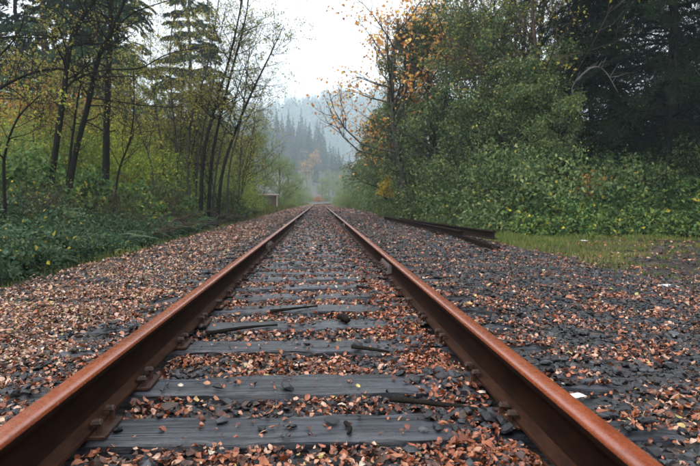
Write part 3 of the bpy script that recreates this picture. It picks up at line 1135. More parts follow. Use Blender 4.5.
def conifer_variant(key, H, R, nb, per, twig, tw, mat, start=.1, bark='bark_brown', droop=.45, branch_tubes=True, pw=.85):
    t = start + (1 - start) * (np.arange(nb) + rng.uniform(0, 1, nb)) / nb
    az = rng.uniform(0, 2 * np.pi, nb)
    L = R * (1 - t) ** pw * rng.uniform(.65, 1.12, nb) + .05 * R / 3
    low = sstep(start, start + .12, t); L = L * (.55 + .45 * low)
    up = rng.uniform(.05, .3, nb) + .35 * t
    dr = droop * rng.uniform(.7, 1.3, nb)

    def pos(i, s):
        r = s * L[i]
        return np.stack([np.cos(az[i]) * r, np.sin(az[i]) * r, H * t[i] + up[i] * r - dr[i] * s * s * L[i]], -1)
    i = np.repeat(np.arange(nb), per)
    s = rng.uniform(.0, 1, len(i)) ** .75
    s = .12 + .88 * s
    P = pos(i, s)
    rad = np.stack([np.cos(az[i]), np.sin(az[i]), (up[i] - 2 * dr[i] * s)], -1)
    sgn = rng.choice((-1, 1), len(i))
    lat = np.stack([-np.sin(az[i]), np.cos(az[i]), np.zeros(len(i))], -1) * sgn[:, None]
    D = unit(rad * rng.uniform(.35, 1.0, len(i))[:, None] + lat * rng.uniform(.2, 1.0, len(i))[:, None] + np.array([0, 0, -1]) * rng.uniform(.0, .55, len(i))[:, None])
    spreadw = (.30 * L[i] * (1 - s) + .1)
    P = P + lat * (rng.uniform(0, 1, len(i)) * spreadw)[:, None] + np.array([0, 0, -1]) * (rng.uniform(0, .22, len(i)) * spreadw)[:, None]
    N = rng.normal(0, .35, (len(i), 3)) + np.array([0, 0, 1.0])
    LL = twig * rng.uniform(.6, 1.3, len(i)) * np.clip(L[i] / R * 2.2, .3, 1)
    V, F = rhombs(P, D, unit(N), LL, LL * tw, .25, .12)
    bt = rng.normal(.45, .18, nb)
    T = np.clip(bt[i] + .25 * (s - .5) + rng.normal(0, .14, len(i)), 0, 1)
    g = Geo()
    zz = np.linspace(-.3, 1, 14) * H
    g.tube(np.stack([.02 * np.sin(zz) * R, .02 * np.cos(zz * 1.3) * R, np.maximum(zz, -.4)], 1)[1:], np.linspace(H * .010 + .03, .02, 13), 8)
    parts = [('foliage', new_mesh(key + '_foliage', V, F, np.repeat(T, 4), [M[mat]])), ('trunk', g.mesh(key + '_trunk', [M[bark]], True))]
    if branch_tubes:
        gb = Geo()
        for q in range(nb):
            pts = pos(np.full(5, q), np.linspace(0, .95, 5))
            gb.tube(pts, np.linspace(.012 + .008 * L[q], .004, 5), 3)
        parts.append(('branches', gb.mesh(key + '_branches', [M[bark]], True)))
    VAR[key] = parts


def grow(g, p, d, L, r, lvl, spec, anchors):
    nseg = spec['seg'][lvl]
    pts = [p.copy()]
    for k in range(nseg):
        d = unit(d + rng.normal(0, spec['wig'][lvl], 3) + np.array([0, 0, spec['up'][lvl]]))
        p = p + d * L / nseg
        pts.append(p.copy())
    pts = np.array(pts)
    g.tube(pts, np.linspace(r, max(r * spec['taper'][lvl], .0025), nseg + 1), spec['sides'][lvl])
    if lvl + 1 < len(spec['n']) + 1 and lvl < len(spec['n']):
        for _ in range(spec['n'][lvl]):
            t = rng.uniform(spec['from'][lvl], 1.0)
            q = t * nseg; i = min(int(q), nseg - 1)
            bp = pts[i] + (pts[i + 1] - pts[i]) * (q - i)
            tg = unit(pts[i + 1] - pts[i])
            side = rng.normal(0, 1, 3); side -= tg * (side @ tg); side = unit(side)
            nd = unit(tg * rng.uniform(.45, .9) + side * rng.uniform(.6, 1.0))
            grow(g, bp, nd, L * spec['ratio'][lvl] * rng.uniform(.6, 1.2) * (1.25 - .6 * t), r * spec['rr'][lvl] * (1.1 - .5 * t), lvl + 1, spec, anchors)
    if lvl >= spec['leaf_from']:
        for t in np.linspace(.3, 1, spec['npl']):
            q = t * nseg; i = min(int(q), nseg - 1)
            anchors.append(pts[i] + (pts[i + 1] - pts[i]) * (q - i))


SPEC = dict(seg=[8, 5, 4, 3], wig=[.06, .16, .22, .25], up=[.04, .06, .05, .02], taper=[.35, .3, .3, .4], sides=[8, 5, 4, 3],
            n=[16, 7, 4], ratio=[.45, .5, .5], rr=[.42, .5, .5], leaf_from=2, npl=3)
SPEC['from'] = [.3, .2, .2]


SP_B_ = dict(ratio=[.45, .5, .5], npl=2, up=[.05, .10, .06, .02])


def tree_variant(key, H, r, mat, bark, leaf, per, sig, seed_spec=None, lean=(0, 0), keepfrac=1.0, tint=(.5, .2), asp=.6, stems=1):
    sp = dict(SPEC); sp.update(seed_spec or {})
    g = Geo(); anc = []
    for s in range(stems):
        off = np.array([rng.normal(0, .25), rng.normal(0, .25), 0]) if stems > 1 else np.zeros(3)
        d = unit(np.array([lean[0] + (rng.normal(0, .22) if stems > 1 else 0), lean[1] + (rng.normal(0, .15) if stems > 1 else 0), 1.0]))
        grow(g, off + np.array([0, 0, -.3]), d, H * rng.uniform(.85, 1.0), r, 0, sp, anc)
    A = np.array(anc)
    A = A[rng.uniform(0, 1, len(A)) < keepfrac]
    V, F, T = leaf_cloud(A, per, sig, leaf, asp, .4, None, tint)
    VAR[key] = [('crown', new_mesh(key + '_crown', V, F, T, [M[mat]])), ('trunk', g.mesh(key + '_trunk', [M[bark]], True))]
    return len(A)


def place(key, name, x, y, label, cat, group=None, scale=1.0, rz=None, dz=0.0, sz=None):
    z = gz(x, y) + dz
    r = empty(name, (x, y, z), rng.uniform(0, 6.28) if rz is None else rz, scale if sz is None else (scale, scale, scale * sz))
    for nm, me in VAR[key]:
        c = link(nm, me, r)
        if nm in ('branches', 'stem', 'midribs'): c['kind'] = 'stuff'
    return tag(r, label, cat, group)


# ------------------------------------------------------------------ right side
# dense broad-leaved thicket trees
SP_D = dict(n=[26, 8, 4], **{'from': [.08, .15, .2]}, ratio=[.42, .5, .5], npl=4)
tree_variant('thicketA', 8.0, .12, 'broad', 'bark_grey', .10, 14, .15, SP_D, keepfrac=.42, tint=(.45, .26))
tree_variant('thicketB', 6.5, .10, 'broad', 'bark_grey', .10, 14, .15, dict(SP_D, n=[22, 8, 4]), keepfrac=.42, tint=(.5, .26))
bush_variant('shrubG', 1.9, 2.3, 300, 26, .12, 'broad', 60, 26, .085, 'bark_grey', .4, .35)
bush_variant('shrubS', 1.3, 1.25, 260, 18, .135, 'salal', 61, 24, .085, 'bark_brown', .7, .4, (.5, .22), .62)
bush_variant('shrubT', 1.0, .85, 200, 18, .125, 'salal', 62, 20, .085, 'bark_brown', .7, .4, (.55, .24), .62)

for px, Y, sc, lab in ((392, 33, .95, 'leafy green thicket tree furthest along the right bank, beside orange maple sprays'),
                       (425, 26, 1.15, 'tall green thicket tree standing behind the end of the stacked rails'),
                       (462, 21, 1.0, 'broad pale-green thicket tree bulging over the stacked old rails'),
                       (505, 19, .8, 'dense green thicket tree between the stacked rails and the bare yellowing trees'),
                       (548, 17.5, .62, 'green thicket tree beside the black-green conifer'),
                       (386, 44, .95, 'hazy green thicket tree below the further orange maple'),
                       (374, 58, .95, 'small hazy thicket tree far along the right bank'),
                       (364, 76, .95, 'smallest and haziest thicket tree near the bend of the track'),
                       (440, 33, 1.4, 'taller green thicket tree rising behind the others')):
    place('thicketA' if sc >= 1 else 'thicketB', 'thicket_tree', xat(px, Y) + .3, Y, lab, 'tree', 'thicket trees on the right bank', sc)
for px, Y, sc, lab in ((400, 30, 1.0, 'rounded green shrub beside the far end of the stacked rails'), (418, 24, 1.05, 'rounded green shrub above the middle of the stacked rails'),
                       (440, 20.5, 1.0, 'rounded green shrub above the near end of the stacked rails'), (472, 18.5, 1.1, 'big rounded green shrub behind the verge grass'),
                       (508, 17.2, 1.15, 'big rounded green shrub under the bare yellowing trees'), (545, 16.6, 1.0, 'rounded green shrub in the shade by the dark conifer'),
                       (585, 16.5, .95, 'green shrub in front of the dark conifer trunk'), (630, 16.6, .95, 'green shrub under the hanging conifer boughs'), (690, 16, 1.0, 'green shrub under the outer conifer boughs beside the earth path'),
                       (382, 42, 1.1, 'olive-green shrub far along the right bank'), (371, 50, 1.0, 'hazy shrub below the small far thicket tree'), (360, 64, 1.0, 'hazy shrub furthest along the right verge')):
    place('shrubG', 'green_shrub', xat(px, Y) + .5 + 1.0 * math.exp(-((px - 450) / 38) ** 2), Y, lab, 'shrub', 'shrubs on the right bank', sc)
k = 0
GL = ['low glossy salal bush with yellow leaf tips at the foot of the right bank', 'low glossy green bush edging the verge grass', 'low broad-leaved bush with bright yellow leaves']
for px, Y, sc in ((388, 36, .9), (398, 31, .9), (410, 26, .9), (424, 22.5, .85), (436, 19.5, .8), (452, 17.6, .9), (470, 16.0, .85), (490, 15.0, .9), (508, 14.6, 1.0), (530, 14.2, 1.0), (552, 13.9, 1.0),
                  (572, 13.6, .95), (596, 13.5, 1.0), (620, 13.4, 1.0), (645, 13.3, .95), (668, 13.2, 1.0), (695, 13.0, 1.05), (722, 12.6, 1.1),
                  (520, 12.9, .8), (560, 12.7, .75), (590, 12.6, .8), (625, 12.6, .7), (660, 12.3, .75), (700, 12.0, .85), (740, 11.6, .9)):
    Y += 2.0 * sstep(24, 15, Y)
    place('shrubS' if k % 2 else 'shrubT', 'salal_bush', xat(px, Y) + .45 + 1.5 * math.exp(-((px - 455) / 38) ** 2), Y, GL[k % 3], 'bush', GL[k % 3], sc); k += 1

# nearly bare brown trees with a few yellow leaves, behind the thicket
SP_B = dict(n=[18, 8, 5], ratio=[.45, .5, .5], npl=2, up=[.05, .10, .06, .02])
tree_variant('bareA', 13.0, .15, 'yellow', 'bark_brown', .13, 2, .12, SP_B, keepfrac=.25, tint=(.6, .2))
tree_variant('bareB', 11.5, .12, 'sparse', 'bark_brown', .11, 2, .14, SP_B, keepfrac=.35, stems=2)
place('bareB', 'bare_tree', xat(478, 27), 27, 'brown nearly bare tree rising above the middle of the green thicket', 'tree', None, 1.1)
place('bareA', 'bare_tree', xat(525, 25), 25, 'brown bare-branched tree with scattered yellow leaves above the thicket', 'tree', None, 1.0)
place('bareA', 'bare_tree', xat(560, 26), 26, 'bare tree with brightest yellow leaves beside the dark conifer', 'tree', None, 1.05)
place('bareB', 'bare_tree', xat(540, 21), 21, 'slender two-stemmed bare tree in front of the yellow-leaved tree', 'tree', None, .9)
place('bareB', 'bare_tree', xat(505, 34), 34, 'hazy bare tree furthest behind the thicket', 'tree', None, 1.2)

# maple leaning out over the track with orange leaves against the sky
SP_M = dict(n=[16, 7, 4], ratio=[.5, .5, .5], npl=2)
tree_variant('mapleA', 10.5, .14, 'maple', 'bark_grey', .16, 3, .20, SP_M, lean=(-.20, 0), keepfrac=.45, tint=(.55, .25), asp=.8)
place('mapleA', 'maple_tree', xat(409, 29), 29, 'orange-leaved maple leaning out from the thicket against the white sky', 'tree', None, 1.0, 0.0)
place('mapleA', 'maple_tree', xat(414, 25), 25, 'golden-orange maple crown spilling over the top of the thicket', 'tree', None, 1.0, -.25)
place('mapleA', 'maple_tree', xat(412, 40), 40, 'smaller hazy orange maple further along the right bank', 'tree', None, .85, .3)
bush_variant('yellowspray', .38, 1.3, 34, 9, .14, 'yellow', 66, 8, .12, 'bark_grey', .3, .3, (.7, .2), .8)
place('yellowspray', 'yellow_sapling', xat(386, 28), 28, 'bright yellow-leaved sapling at the edge of the thicket', 'sapling', None, 1.0, dz=1.1)

# the great dark conifers on the right
conifer_variant('bigfir', 19, 4.9, 340, 600, .13, .17, 'darkfir', .02, 'bark_dark', .62, True, .62)
place('bigfir', 'dark_conifer', xat(668, 17.5), 17.5, 'huge black-green conifer with drooping boughs over the earth path', 'tree')
place('bigfir', 'dark_conifer', xat(610, 21), 21, 'huge dark conifer beside the bare yellowing trees', 'tree', None, 1.05, 1.9)
place('bigfir', 'dark_conifer', xat(640, 15.5), 18.5, 'younger dark conifer standing just in front of the huge ones', 'tree', None, .55, 2.6)
place('bigfir', 'dark_conifer', xat(742, 21), 21, 'dark conifer behind the drooping one, at the edge of the wood', 'tree', None, 1.1, 4.0)
# pale lichen-covered dead branch in front of them
p0, = [at(560, 75, 17.0)]
g = Geo()
o = stick([(xat(585, 17.6), 17.6, 0.9), at(578, 110, 17.5), at(572, 88, 17.4), at(590, 68, 17.2), at(604, 70, 17.0), at(618, 92, 16.8)], .020, .006,
          'pale lichen-covered dead sapling arching in front of the dark conifer', 'bark_pale', 'dead sapling', 'dead_sapling', twigs=26)
orange_t = bush_variant('orangespray', .45, .9, 11, 6, .085, 'orange', 67, 8, .14, 'bark_brown', .3, .3, (.5, .2), .7)
place('orangespray', 'orange_sapling', xat(588, 15.2), 15.2, 'small orange-leaved sapling among the glossy bushes under the conifer', 'sapling', None, 1.0, dz=1.0)

# ------------------------------------------------------------------ left side
bush_variant('brambleA', .95, .52, 360, 18, .082, 'bramble', 70, 26, .09, 'bark_brown', .9, .35, (.5, .2), .6)
bush_variant('brambleB', .80, .62, 330, 18, .078, 'bramble', 71, 22, .09, 'bark_brown', .9, .35, (.55, .2), .6)
BL = ['low dark blue-green bramble mound at the edge of the leaf-strewn shoulder', 'blue-green bramble mound on the bank below the left trunks', 'taller bramble mound between the trunks on the left bank']
k = 0
for x, y, sc in ((-3.75, 5.0, .8), (-4.1, 6.0, 1.0), (-3.9, 7.2, .9), (-4.9, 7.3, 1.1), (-3.75, 8.5, .8), (-4.6, 8.8, 1.1), (-5.7, 8.6, 1.2), (-3.9, 10.0, .85), (-4.9, 10.4, 1.1), (-6.2, 10.2, 1.2),
                 (-3.8, 11.7, .8), (-4.7, 12.2, 1.0), (-5.9, 12.2, 1.2), (-7.2, 11.8, 1.3), (-3.9, 13.6, .8), (-4.9, 14.2, 1.0), (-6.3, 14.4, 1.2), (-3.95, 15.8, .75), (-5.0, 16.5, 1.0),
                 (-4.1, 18.2, .75), (-5.2, 19.0, 1.0), (-4.2, 21.0, .7), (-5.3, 22.0, 1.0), (-4.3, 24.5, .8), (-5.5, 26, 1.1), (-4.4, 29, .8), (-5.4, 32, 1.0), (-5.0, 38, 1.0), (-7.6, 15.5, 1.3), (-8.3, 13.2, 1.3)):
    li = 0 if x > -4.3 else (1 if x > -5.5 else 2)
    place('brambleA' if k % 2 else 'brambleB', 'bramble_bush', x, y, BL[li], 'bush', BL[li], sc); k += 1

# sword ferns and dead brown shrubs break up the bank
def fern_variant(key, n, L, mat):
    g = Geo(); Vs, Fs, Ts, off = [], [], [], 0
    for i in range(n):
        az = 6.28 * i / n + rng.normal(0, .2); el = rng.uniform(.7, 1.25); ln = L * rng.uniform(.7, 1.1)
        t = np.linspace(0, 1, 9)
        r = ln * t * np.cos(el * (1 - .55 * t)); z = ln * (np.sin(el) * t - .62 * t * t)
        mid = np.stack([np.cos(az) * r, np.sin(az) * r, z], 1)
        g.tube(mid, np.linspace(.005, .002, 9), 3)
        tt = np.linspace(.12, 1, 20)
        mp = np.stack([np.interp(tt, t, mid[:, q]) for q in range(3)], 1)
        fw = unit(np.gradient(mp, axis=0))
        sd = unit(np.cross(fw, np.array([0, 0, 1.0])))
        w = ln * .15 * np.sin(np.pi * np.clip(tt * .93 + .05, 0, 1)) ** .7 + .01
        for sg in (-1, 1):
            V, F = rhombs(mp, sd * sg + fw * .35 + np.array([0, 0, -.15]), np.cross(sd, fw) + rng.normal(0, .1, fw.shape), w, np.full(20, ln * .045), .1, .1)
            Vs.append(V); Fs.append(F + off); off += len(V); Ts.append(np.full(len(V), np.clip(rng.normal(.45, .2), 0, .9)))
    VAR[key] = [('fronds', new_mesh(key + '_fronds', np.concatenate(Vs), np.concatenate(Fs), np.concatenate(Ts), [M[mat]])), ('midribs', g.mesh(key + '_midribs', [M['bark_brown']], True))]


fern_variant('fernA', 22, .95, 'bramble')
fern_variant('fernB', 17, .80, 'bramble')
for i, (x, y, sc) in enumerate(((-3.75, 6.2, .8), (-4.3, 7.0, 1.0), (-3.6, 7.9, .75), (-4.2, 9.4, 1.0), (-5.3, 9.0, 1.1), (-3.65, 10.8, .8), (-4.4, 11.4, 1.0), (-5.4, 11.5, 1.2), (-3.7, 12.8, .8), (-4.5, 13.2, 1.0),
                                (-5.6, 13.8, 1.2), (-3.75, 14.9, .8), (-4.5, 15.6, 1.0), (-3.8, 17.2, .9), (-4.6, 17.8, 1.1), (-6.7, 13.0, 1.2), (-6.9, 10.8, 1.2), (-4.0, 23, 1.0), (-4.2, 27, 1.0))):
    place('fernA' if i % 2 else 'fernB', 'sword_fern', x, y, 'arching %s sword fern rising from the bramble bank' % ('large' if i % 2 else 'small'), 'fern', '%s sword ferns on the bank' % ('large' if i % 2 else 'small'), sc, dz=.12)
SP_T = dict(n=[9, 5, 3], seg=[5, 4, 3, 2], wig=[.14, .22, .25, .3], ratio=[.55, .5, .5], npl=1, sides=[4, 3, 3, 3])
tree_variant('deadshrub', 1.9, .014, 'olive', 'bark_brown', .06, 2, .05, SP_T, keepfrac=.06, stems=7, tint=(.25, .2))
tree_variant('twigtree', 4.5, .035, 'sparse', 'bark_grey', .07, 3, .10, dict(SP_B_, n=[14, 7, 4]), keepfrac=.30, stems=3)
for px, Y, sc in ((40, 10.5, .7), (122, 13.2, .7), (172, 17, .8), (228, 23, .9), (135, 17, 1.0)):
    place('deadshrub', 'dead_shrub', xat(px, Y), Y, 'leafless brown shrub of thin tangled twigs on the left bank', 'shrub', 'dead brown shrubs on the left bank', sc)
for px, Y, sc, lab in ((140, 22, 1.0, 'bare grey many-stemmed bush behind the thin sapling'), (160, 24, 1.1, 'bare grey many-stemmed bush nearest the alder saplings'), (185, 23, 1.15, 'bare grey many-stemmed bush inside the alder clump'),
                       (210, 25, 1.2, 'bare grey many-stemmed bush behind the thickest alder'), (232, 28, 1.2, 'bare grey many-stemmed bush on the far side of the alder clump'), (95, 20, 1.0, 'bare grey bush behind the straight trunk'), (25, 18, 1.0, 'bare grey bush behind the twin trunks')):
    place('twigtree', 'twiggy_bush', xat(px, Y), Y, lab, 'bush', None, sc)

for i, (px, Y, sc) in enumerate(((-8, 12.5, .9), (22, 13.5, 1.0), (52, 15.5, 1.0), (80, 15.0, .95), (92, 17.0, 1.1), (120, 16.2, .95), (138, 17.5, 1.0), (158, 18.5, 1.0), (180, 20, .9), (150, 21, 1.1), (196, 23, 1.0), (218, 26, 1.0), (70, 18, 1.2), (35, 16.5, 1.2), (240, 34, 1.0))):
    place('shrubS' if i % 2 else 'shrubT', 'leafy_bush', xat(px, Y), Y, 'rounded %s green bush growing among the trunks on the left bank' % ('tall' if i % 2 else 'low'), 'bush', '%s green bushes among the left trunks' % ('tall' if i % 2 else 'low'), sc)

# airy shrubs of the understorey
bush_variant('olivebush', 1.5, 2.7, 460, 18, .085, 'olive', 72, 24, .11, 'bark_brown', .3, .3, (.45, .22))
bush_variant('hazelbush', 1.6, 2.6, 460, 18, .085, 'hazel', 73, 24, .11, 'bark_brown', .3, .3, (.45, .22))
bush_variant('orangebush', 1.7, 3.0, 420, 12, .10, 'orange', 74, 22, .11, 'bark_brown', .3, .3, (.5, .25))
bush_variant('deadfar', 1.7, 1.6, 300, 12, .12, 'orange', 75, 16, .11, 'bark_brown', .3, .3, (.2, .15))
LS = [('olivebush', 'olive_shrub', 20, 17, 1.0, 'olive shrub behind the twin dark trunks'), ('hazelbush', 'green_shrub', 60, 18, 1.0, 'green leafy shrub filling the gap between twin trunks and straight trunk'),
      ('olivebush', 'olive_shrub', 95, 19, 1.1, 'yellow-olive shrub behind the straight dark trunk'), ('olivebush', 'olive_shrub', 132, 20, 1.1, 'yellow-olive shrub between straight trunk and alder clump'),
      ('hazelbush', 'green_shrub', 160, 22, 1.0, 'green shrub beside the alder clump'), ('olivebush', 'olive_shrub', 175, 25, 1.2, 'olive shrub seen through the alder stems'),
      ('hazelbush', 'green_shrub', 215, 28, 1.0, 'green shrub behind the alder clump'), ('hazelbush', 'green_shrub', -15, 15, 1.0, 'green shrub at the foot of the overhanging tree'),
      ('orangebush', 'orange_shrub', 12, 24, 1.75, 'tall orange autumn shrub behind the twin dark trunks'), ('orangebush', 'orange_shrub', 52, 27, 1.7, 'orange autumn shrub glowing between the trunks'),
      ('orangebush', 'orange_shrub', 88, 29, 1.6, 'orange-brown shrub behind the straight dark trunk'), ('olivebush', 'olive_shrub', 125, 28, 1.6, 'tall olive-yellow shrub behind the gap in the trunks'),
      ('olivebush', 'olive_shrub', 165, 31, 1.7, 'tall yellowing shrub below the blue-green fir'), ('hazelbush', 'green_shrub', 30, 21, 1.2, 'green shrub below the orange autumn shrubs'),
      ('hazelbush', 'green_shrub', 110, 24, 1.3, 'green shrub below the orange-brown shrub'), ('hazelbush', 'green_shrub', 195, 34, 1.3, 'hazy green shrub below the blue-green fir'),
      ('olivebush', 'olive_shrub', 235, 40, 1.3, 'hazy olive shrub between alder clump and shed'), ('hazelbush', 'green_shrub', 75, 36, 1.6, 'hazy green shrub far behind the twin trunks'),
      ('hazelbush', 'green_shrub', 140, 40, 1.6, 'hazy green shrub far behind the straight trunk'), ('olivebush', 'olive_shrub', 0, 32, 1.7, 'olive shrub beneath the tall firs')]
for key, nm, px, Y, sc, lab in LS:
    place(key, nm, xat(px, Y), Y, lab, 'shrub', 'understorey shrubs on the left', sc)


def hero_tree(name, label, trunk, Y, r0, r1, limbs=(), twigs=26, bark='bark_dark', leafmat='sparse', leaf=.055, per=3, keep=.10, tl=1.1, base_z=None, dy=0.0, group=None, from_t=.3, tw_up=.06):
    """a trunk that follows a measured line, with main limbs and fine twigs"""
    P = [at(px, py, Y + dy * i) for i, (px, py) in enumerate(trunk)]
    P[0][2] = gz(P[0][0], P[0][1]) - .2
    base = np.array([P[0][0], P[0][1], gz(P[0][0], P[0][1])])
    tp = catmull(np.array(P), 6)
    tr = r1 + (r0 - r1) * (1 - np.linspace(0, 1, len(tp))) ** .9
    tr[:3] *= np.array([1.5, 1.25, 1.1])
    root = tag(empty(name, base), label, 'tree', group)
    g = Geo(); g.tube(tp - base, tr, 9, rough=.06)
    link('trunk', g.mesh('trunk', [M[bark]], True), root)
    sp = dict(SPEC, n=[4, 3], seg=[5, 4, 3], wig=[.16, .22, .25], up=[tw_up, .04, .02], taper=[.3, .3, .4], sides=[4, 3, 3], ratio=[.55, .5], rr=[.5, .5], leaf_from=1, npl=3)
    sp['from'] = [.25, .2]
    gt = Geo(); anc = []
    def sprout(line, rad, n, f):
        for _ in range(n):
            t = rng.uniform(f, 1.0); i = min(int(t * (len(line) - 1)), len(line) - 2)
            tg = unit(line[i + 1] - line[i])
            sd = rng.normal(0, 1, 3); sd -= tg * (sd @ tg); sd = unit(sd)
            grow(gt, line[i], unit(tg * rng.uniform(.3, .8) + sd), tl * rng.uniform(.5, 1.2), min(rad[i] * .45, .022), 0, sp, anc)
    sprout(tp - base, tr, twigs, from_t)
    for pts, rr0, rr1, dY in limbs:
        q = catmull(np.array([at(px, py, Y + dY * i) for i, (px, py) in enumerate(pts)]), 6) - base
        lr = np.linspace(rr0, rr1, len(q))
        gl = Geo(); gl.tube(q, lr, 6, rough=.08)
        link('limb', gl.mesh('limb', [M[bark]], True), root)
        sprout(q, lr, 11, .1)
    link('twigs', gt.mesh('twigs', [M[bark]], True), root)['kind'] = 'stuff'
    A = np.array(anc); A = A[rng.uniform(0, 1, len(A)) < keep]
    Vv, Ff, T = leaf_cloud(A, per, .07, leaf, .6, .3, None, (.5, .25))
    link('crown', new_mesh('crown', Vv, Ff, T, [M[leafmat]]), root)
    return root


hero_tree('young_maple', 'dark slender trunk leaning right, outer one of the twin trunks on the bank', [(44, 212), (54, 160), (63, 100), (70, 45), (82, 18), (98, -8), (112, -60)], 13.5, .078, .028,
          [([(64, 90), (78, 78), (105, 70), (140, 68), (168, 54), (208, 46)], .030, .008, .08), ([(70, 40), (48, 36), (20, 35), (-10, 40)], .022, .006, .1), ([(68, 60), (60, 30), (45, 5), (30, -20)], .02, .006, .1)])
hero_tree('young_maple', 'dark trunk forking low, inner one of the twin trunks on the bank', [(63, 212), (74, 160), (88, 105), (98, 60), (112, 30), (127, -8), (138, -60)], 14.0, .074, .024,
          [([(67, 190), (72, 140), (79, 92), (86, 55)],   .042, .012, .05), ([(93, 98), (120, 102), (150, 106), (186, 107)], .022, .006, -.08), ([(106, 40), (130, 15), (160, 3), (190, -5)], .024, .007, -.1)])
hero_tree('straight_tree', 'straight dark trunk standing upright between twin trunks and alder clump', [(104, 208), (106, 160), (107, 110), (109, 60), (111, 10), (113, -60)], 15.5, .10, .04, [], 20, leafmat='sparse')
hero_tree('overhanging_tree', 'dark tree with a long arched bough reaching over the bramble bank', [(-62, 215), (-58, 150), (-50, 100), (-46, 50), (-40, -20), (-36, -90)], 10.5, .12, .05,
          [([(-50, 118), (-25, 104), (0, 88), (32, 73), (62, 69), (95, 76), (140, 76)], .036, .008, .10), ([(-46, 80), (-20, 72), (5, 50), (20, 30), (26, 5)], .024, .008, .1),
           ([(-44, 60), (-20, 42), (10, 37), (50, 38), (95, 34)], .02, .006, .1)], 18)
hero_tree('lichen_sapling', 'thin sapling standing between straight trunk and alder clump', [(111, 212), (118, 175), (130, 140), (134, 105), (133, 60)], 14.5, .03, .01, [], 16, leafmat='olive')
hero_tree('dark_sapling', 'thin dark sapling at the outer end of the bramble bank', [(6, 218), (4, 180), (6, 150), (18, 118), (40, 95)], 9.5, .03, .008, [], 14, leafmat='olive', tl=.6)

AL = [([(176, 212), (177, 160), (172, 100), (170, 50), (176, 0), (178, -40)], 21, .055, 'slender upright alder stem at the bramble side of the clump'),
      ([(190, 212), (188, 165), (192, 115), (206, 70), (216, 20), (222, -30)], 20.5, .075, 'alder stem rising behind its clump and bending gently to the track'),
      ([(200, 213), (203, 160), (214, 110), (229, 60), (241, 5), (246, -40)], 20, .095, 'thickest dark alder stem in the leaning clump'),
      ([(207, 213), (212, 160), (223, 105), (236, 55), (247, 10), (252, -40)], 20.3, .080, 'alder stem leaning parallel beside the thickest one'),
      ([(216, 213), (222, 175), (236, 130), (252, 92), (270, 55), (284, 25)], 20.0, .085, 'alder stem leaning furthest out over the leaf-strewn shoulder'),
      ([(224, 212), (230, 165), (240, 125), (246, 85), (250, 40)], 21, .050, 'thin alder stem crossing behind the leaning ones'),
      ([(154, 212), (152, 170), (140, 130), (130, 90), (134, 50)], 19, .040, 'thin alder sapling leaning away from the clump'),
      ([(183, 212), (181, 165), (181, 120), (184, 75), (186, 30)], 22.5, .045, 'thin straight alder stem behind the upright one'),
      ([(195, 212), (197, 170), (203, 130), (212, 90), (218, 50), (226, 5)], 21.6, .05, 'thin alder stem squeezed between two thicker ones'),
      ([(210, 212), (218, 160), (232, 110), (244, 70), (262, 30)], 22, .055, 'alder stem bowing gently over its thicker neighbour'),
      ([(165, 212), (163, 165), (158, 120), (152, 80), (150, 30)], 20.5, .04, 'thin alder stem leaning towards the straight dark trunk'),
      ([(237, 208), (240, 170), (243, 130), (258, 100), (268, 80)], 27, .045, 'thin hazy alder sapling beyond the leaning clump')]
for tr_, Y, r0, lab in AL:
    hero_tree('alder_tree', lab, tr_, Y, r0 * .78, .010, [], 34, 'bark_grey' if r0 < .08 else 'bark_dark', 'sparse', .070, 3, .25, 1.6, group='alder clump beside the shoulder', from_t=.35, tw_up=.10)

# brushwood along the foot of the bank
for i, (a0, a1, r0) in enumerate((((-3.5, 13.2, .05), (-3.25, 15.4, .1), .03), ((-3.3, 15.0, .0), (-3.15, 18.0, .16), .028), ((-3.9, 16.0, .3), (-3.2, 18.6, .05), .03), ((-3.2, 18.0, .02), (-3.4, 21.5, .25), .03),
                                  ((-3.4, 20.5, .2), (-3.05, 24, .05), .03), ((-3.3, 24, .05), (-3.1, 29, .2), .035), ((-3.6, 11.5, .1), (-3.35, 13.4, .12), .022), ((-4.2, 19, .5), (-3.3, 22, .1), .03),
                                  ((-3.7, 26, .3), (-3.0, 31, .1), .035), ((-4.0, 14.2, .35), (-3.2, 16.2, .06), .024))):
    a0, a1 = np.array(a0), np.array(a1)
    mid = (a0 + a1) / 2 + rng.normal(0, .12, 3); mid[2] = abs(mid[2])
    for q in (a0, a1): q[2] += gz(q[0], q[1])
    stick([a0, mid, a1], r0, r0 * .3, 'grey fallen branch with dead twigs in the brushwood at the foot of the bank', 'bark_grey' if i % 2 else 'bark_brown', 'branch', 'fallen_branch', 6, 22, 'brushwood at the foot of the bank')
stick([(-6.4, 15.6, gz(-6.4, 15.6) + .75), (-5.8, 16.2, gz(-5.8, 16.2) + .55), (-5.0, 16.9, gz(-5.0, 16.9) + .12)], .07, .04, 'mossy fallen log lying on the bank behind the brambles', 'bark_dark', 'log', 'fallen_log', 8, 6)

# ------------------------------------------------------------------ firs and far trees
def hill_z(x, y):
    x = np.asarray(x, float); y = np.asarray(y, float)
    ridge = 150 + 12 * np.sin(x / 105 + .6) + 12 * noise2(x, x * 0 + 2, 210, 51, 3) - .00007 * (x - 30) ** 2
    return -3 + ridge * sstep(650, 1000, y) + 4 * noise2(x, y, 60, 52, 3) * sstep(650, 760, y)


def spur_z(x, y):
    """wooded spur that comes down from the left beyond the bend"""
    x = np.asarray(x, float); y = np.asarray(y, float)
    return -3 + (36 * sstep(27, -8, x) + 18 * sstep(-14, -70, x)) * sstep(300, 400, y) * sstep(560, 470, y) + 2 * noise2(x, y, 30, 54, 3) * sstep(300, 340, y) * sstep(40, 0, x)


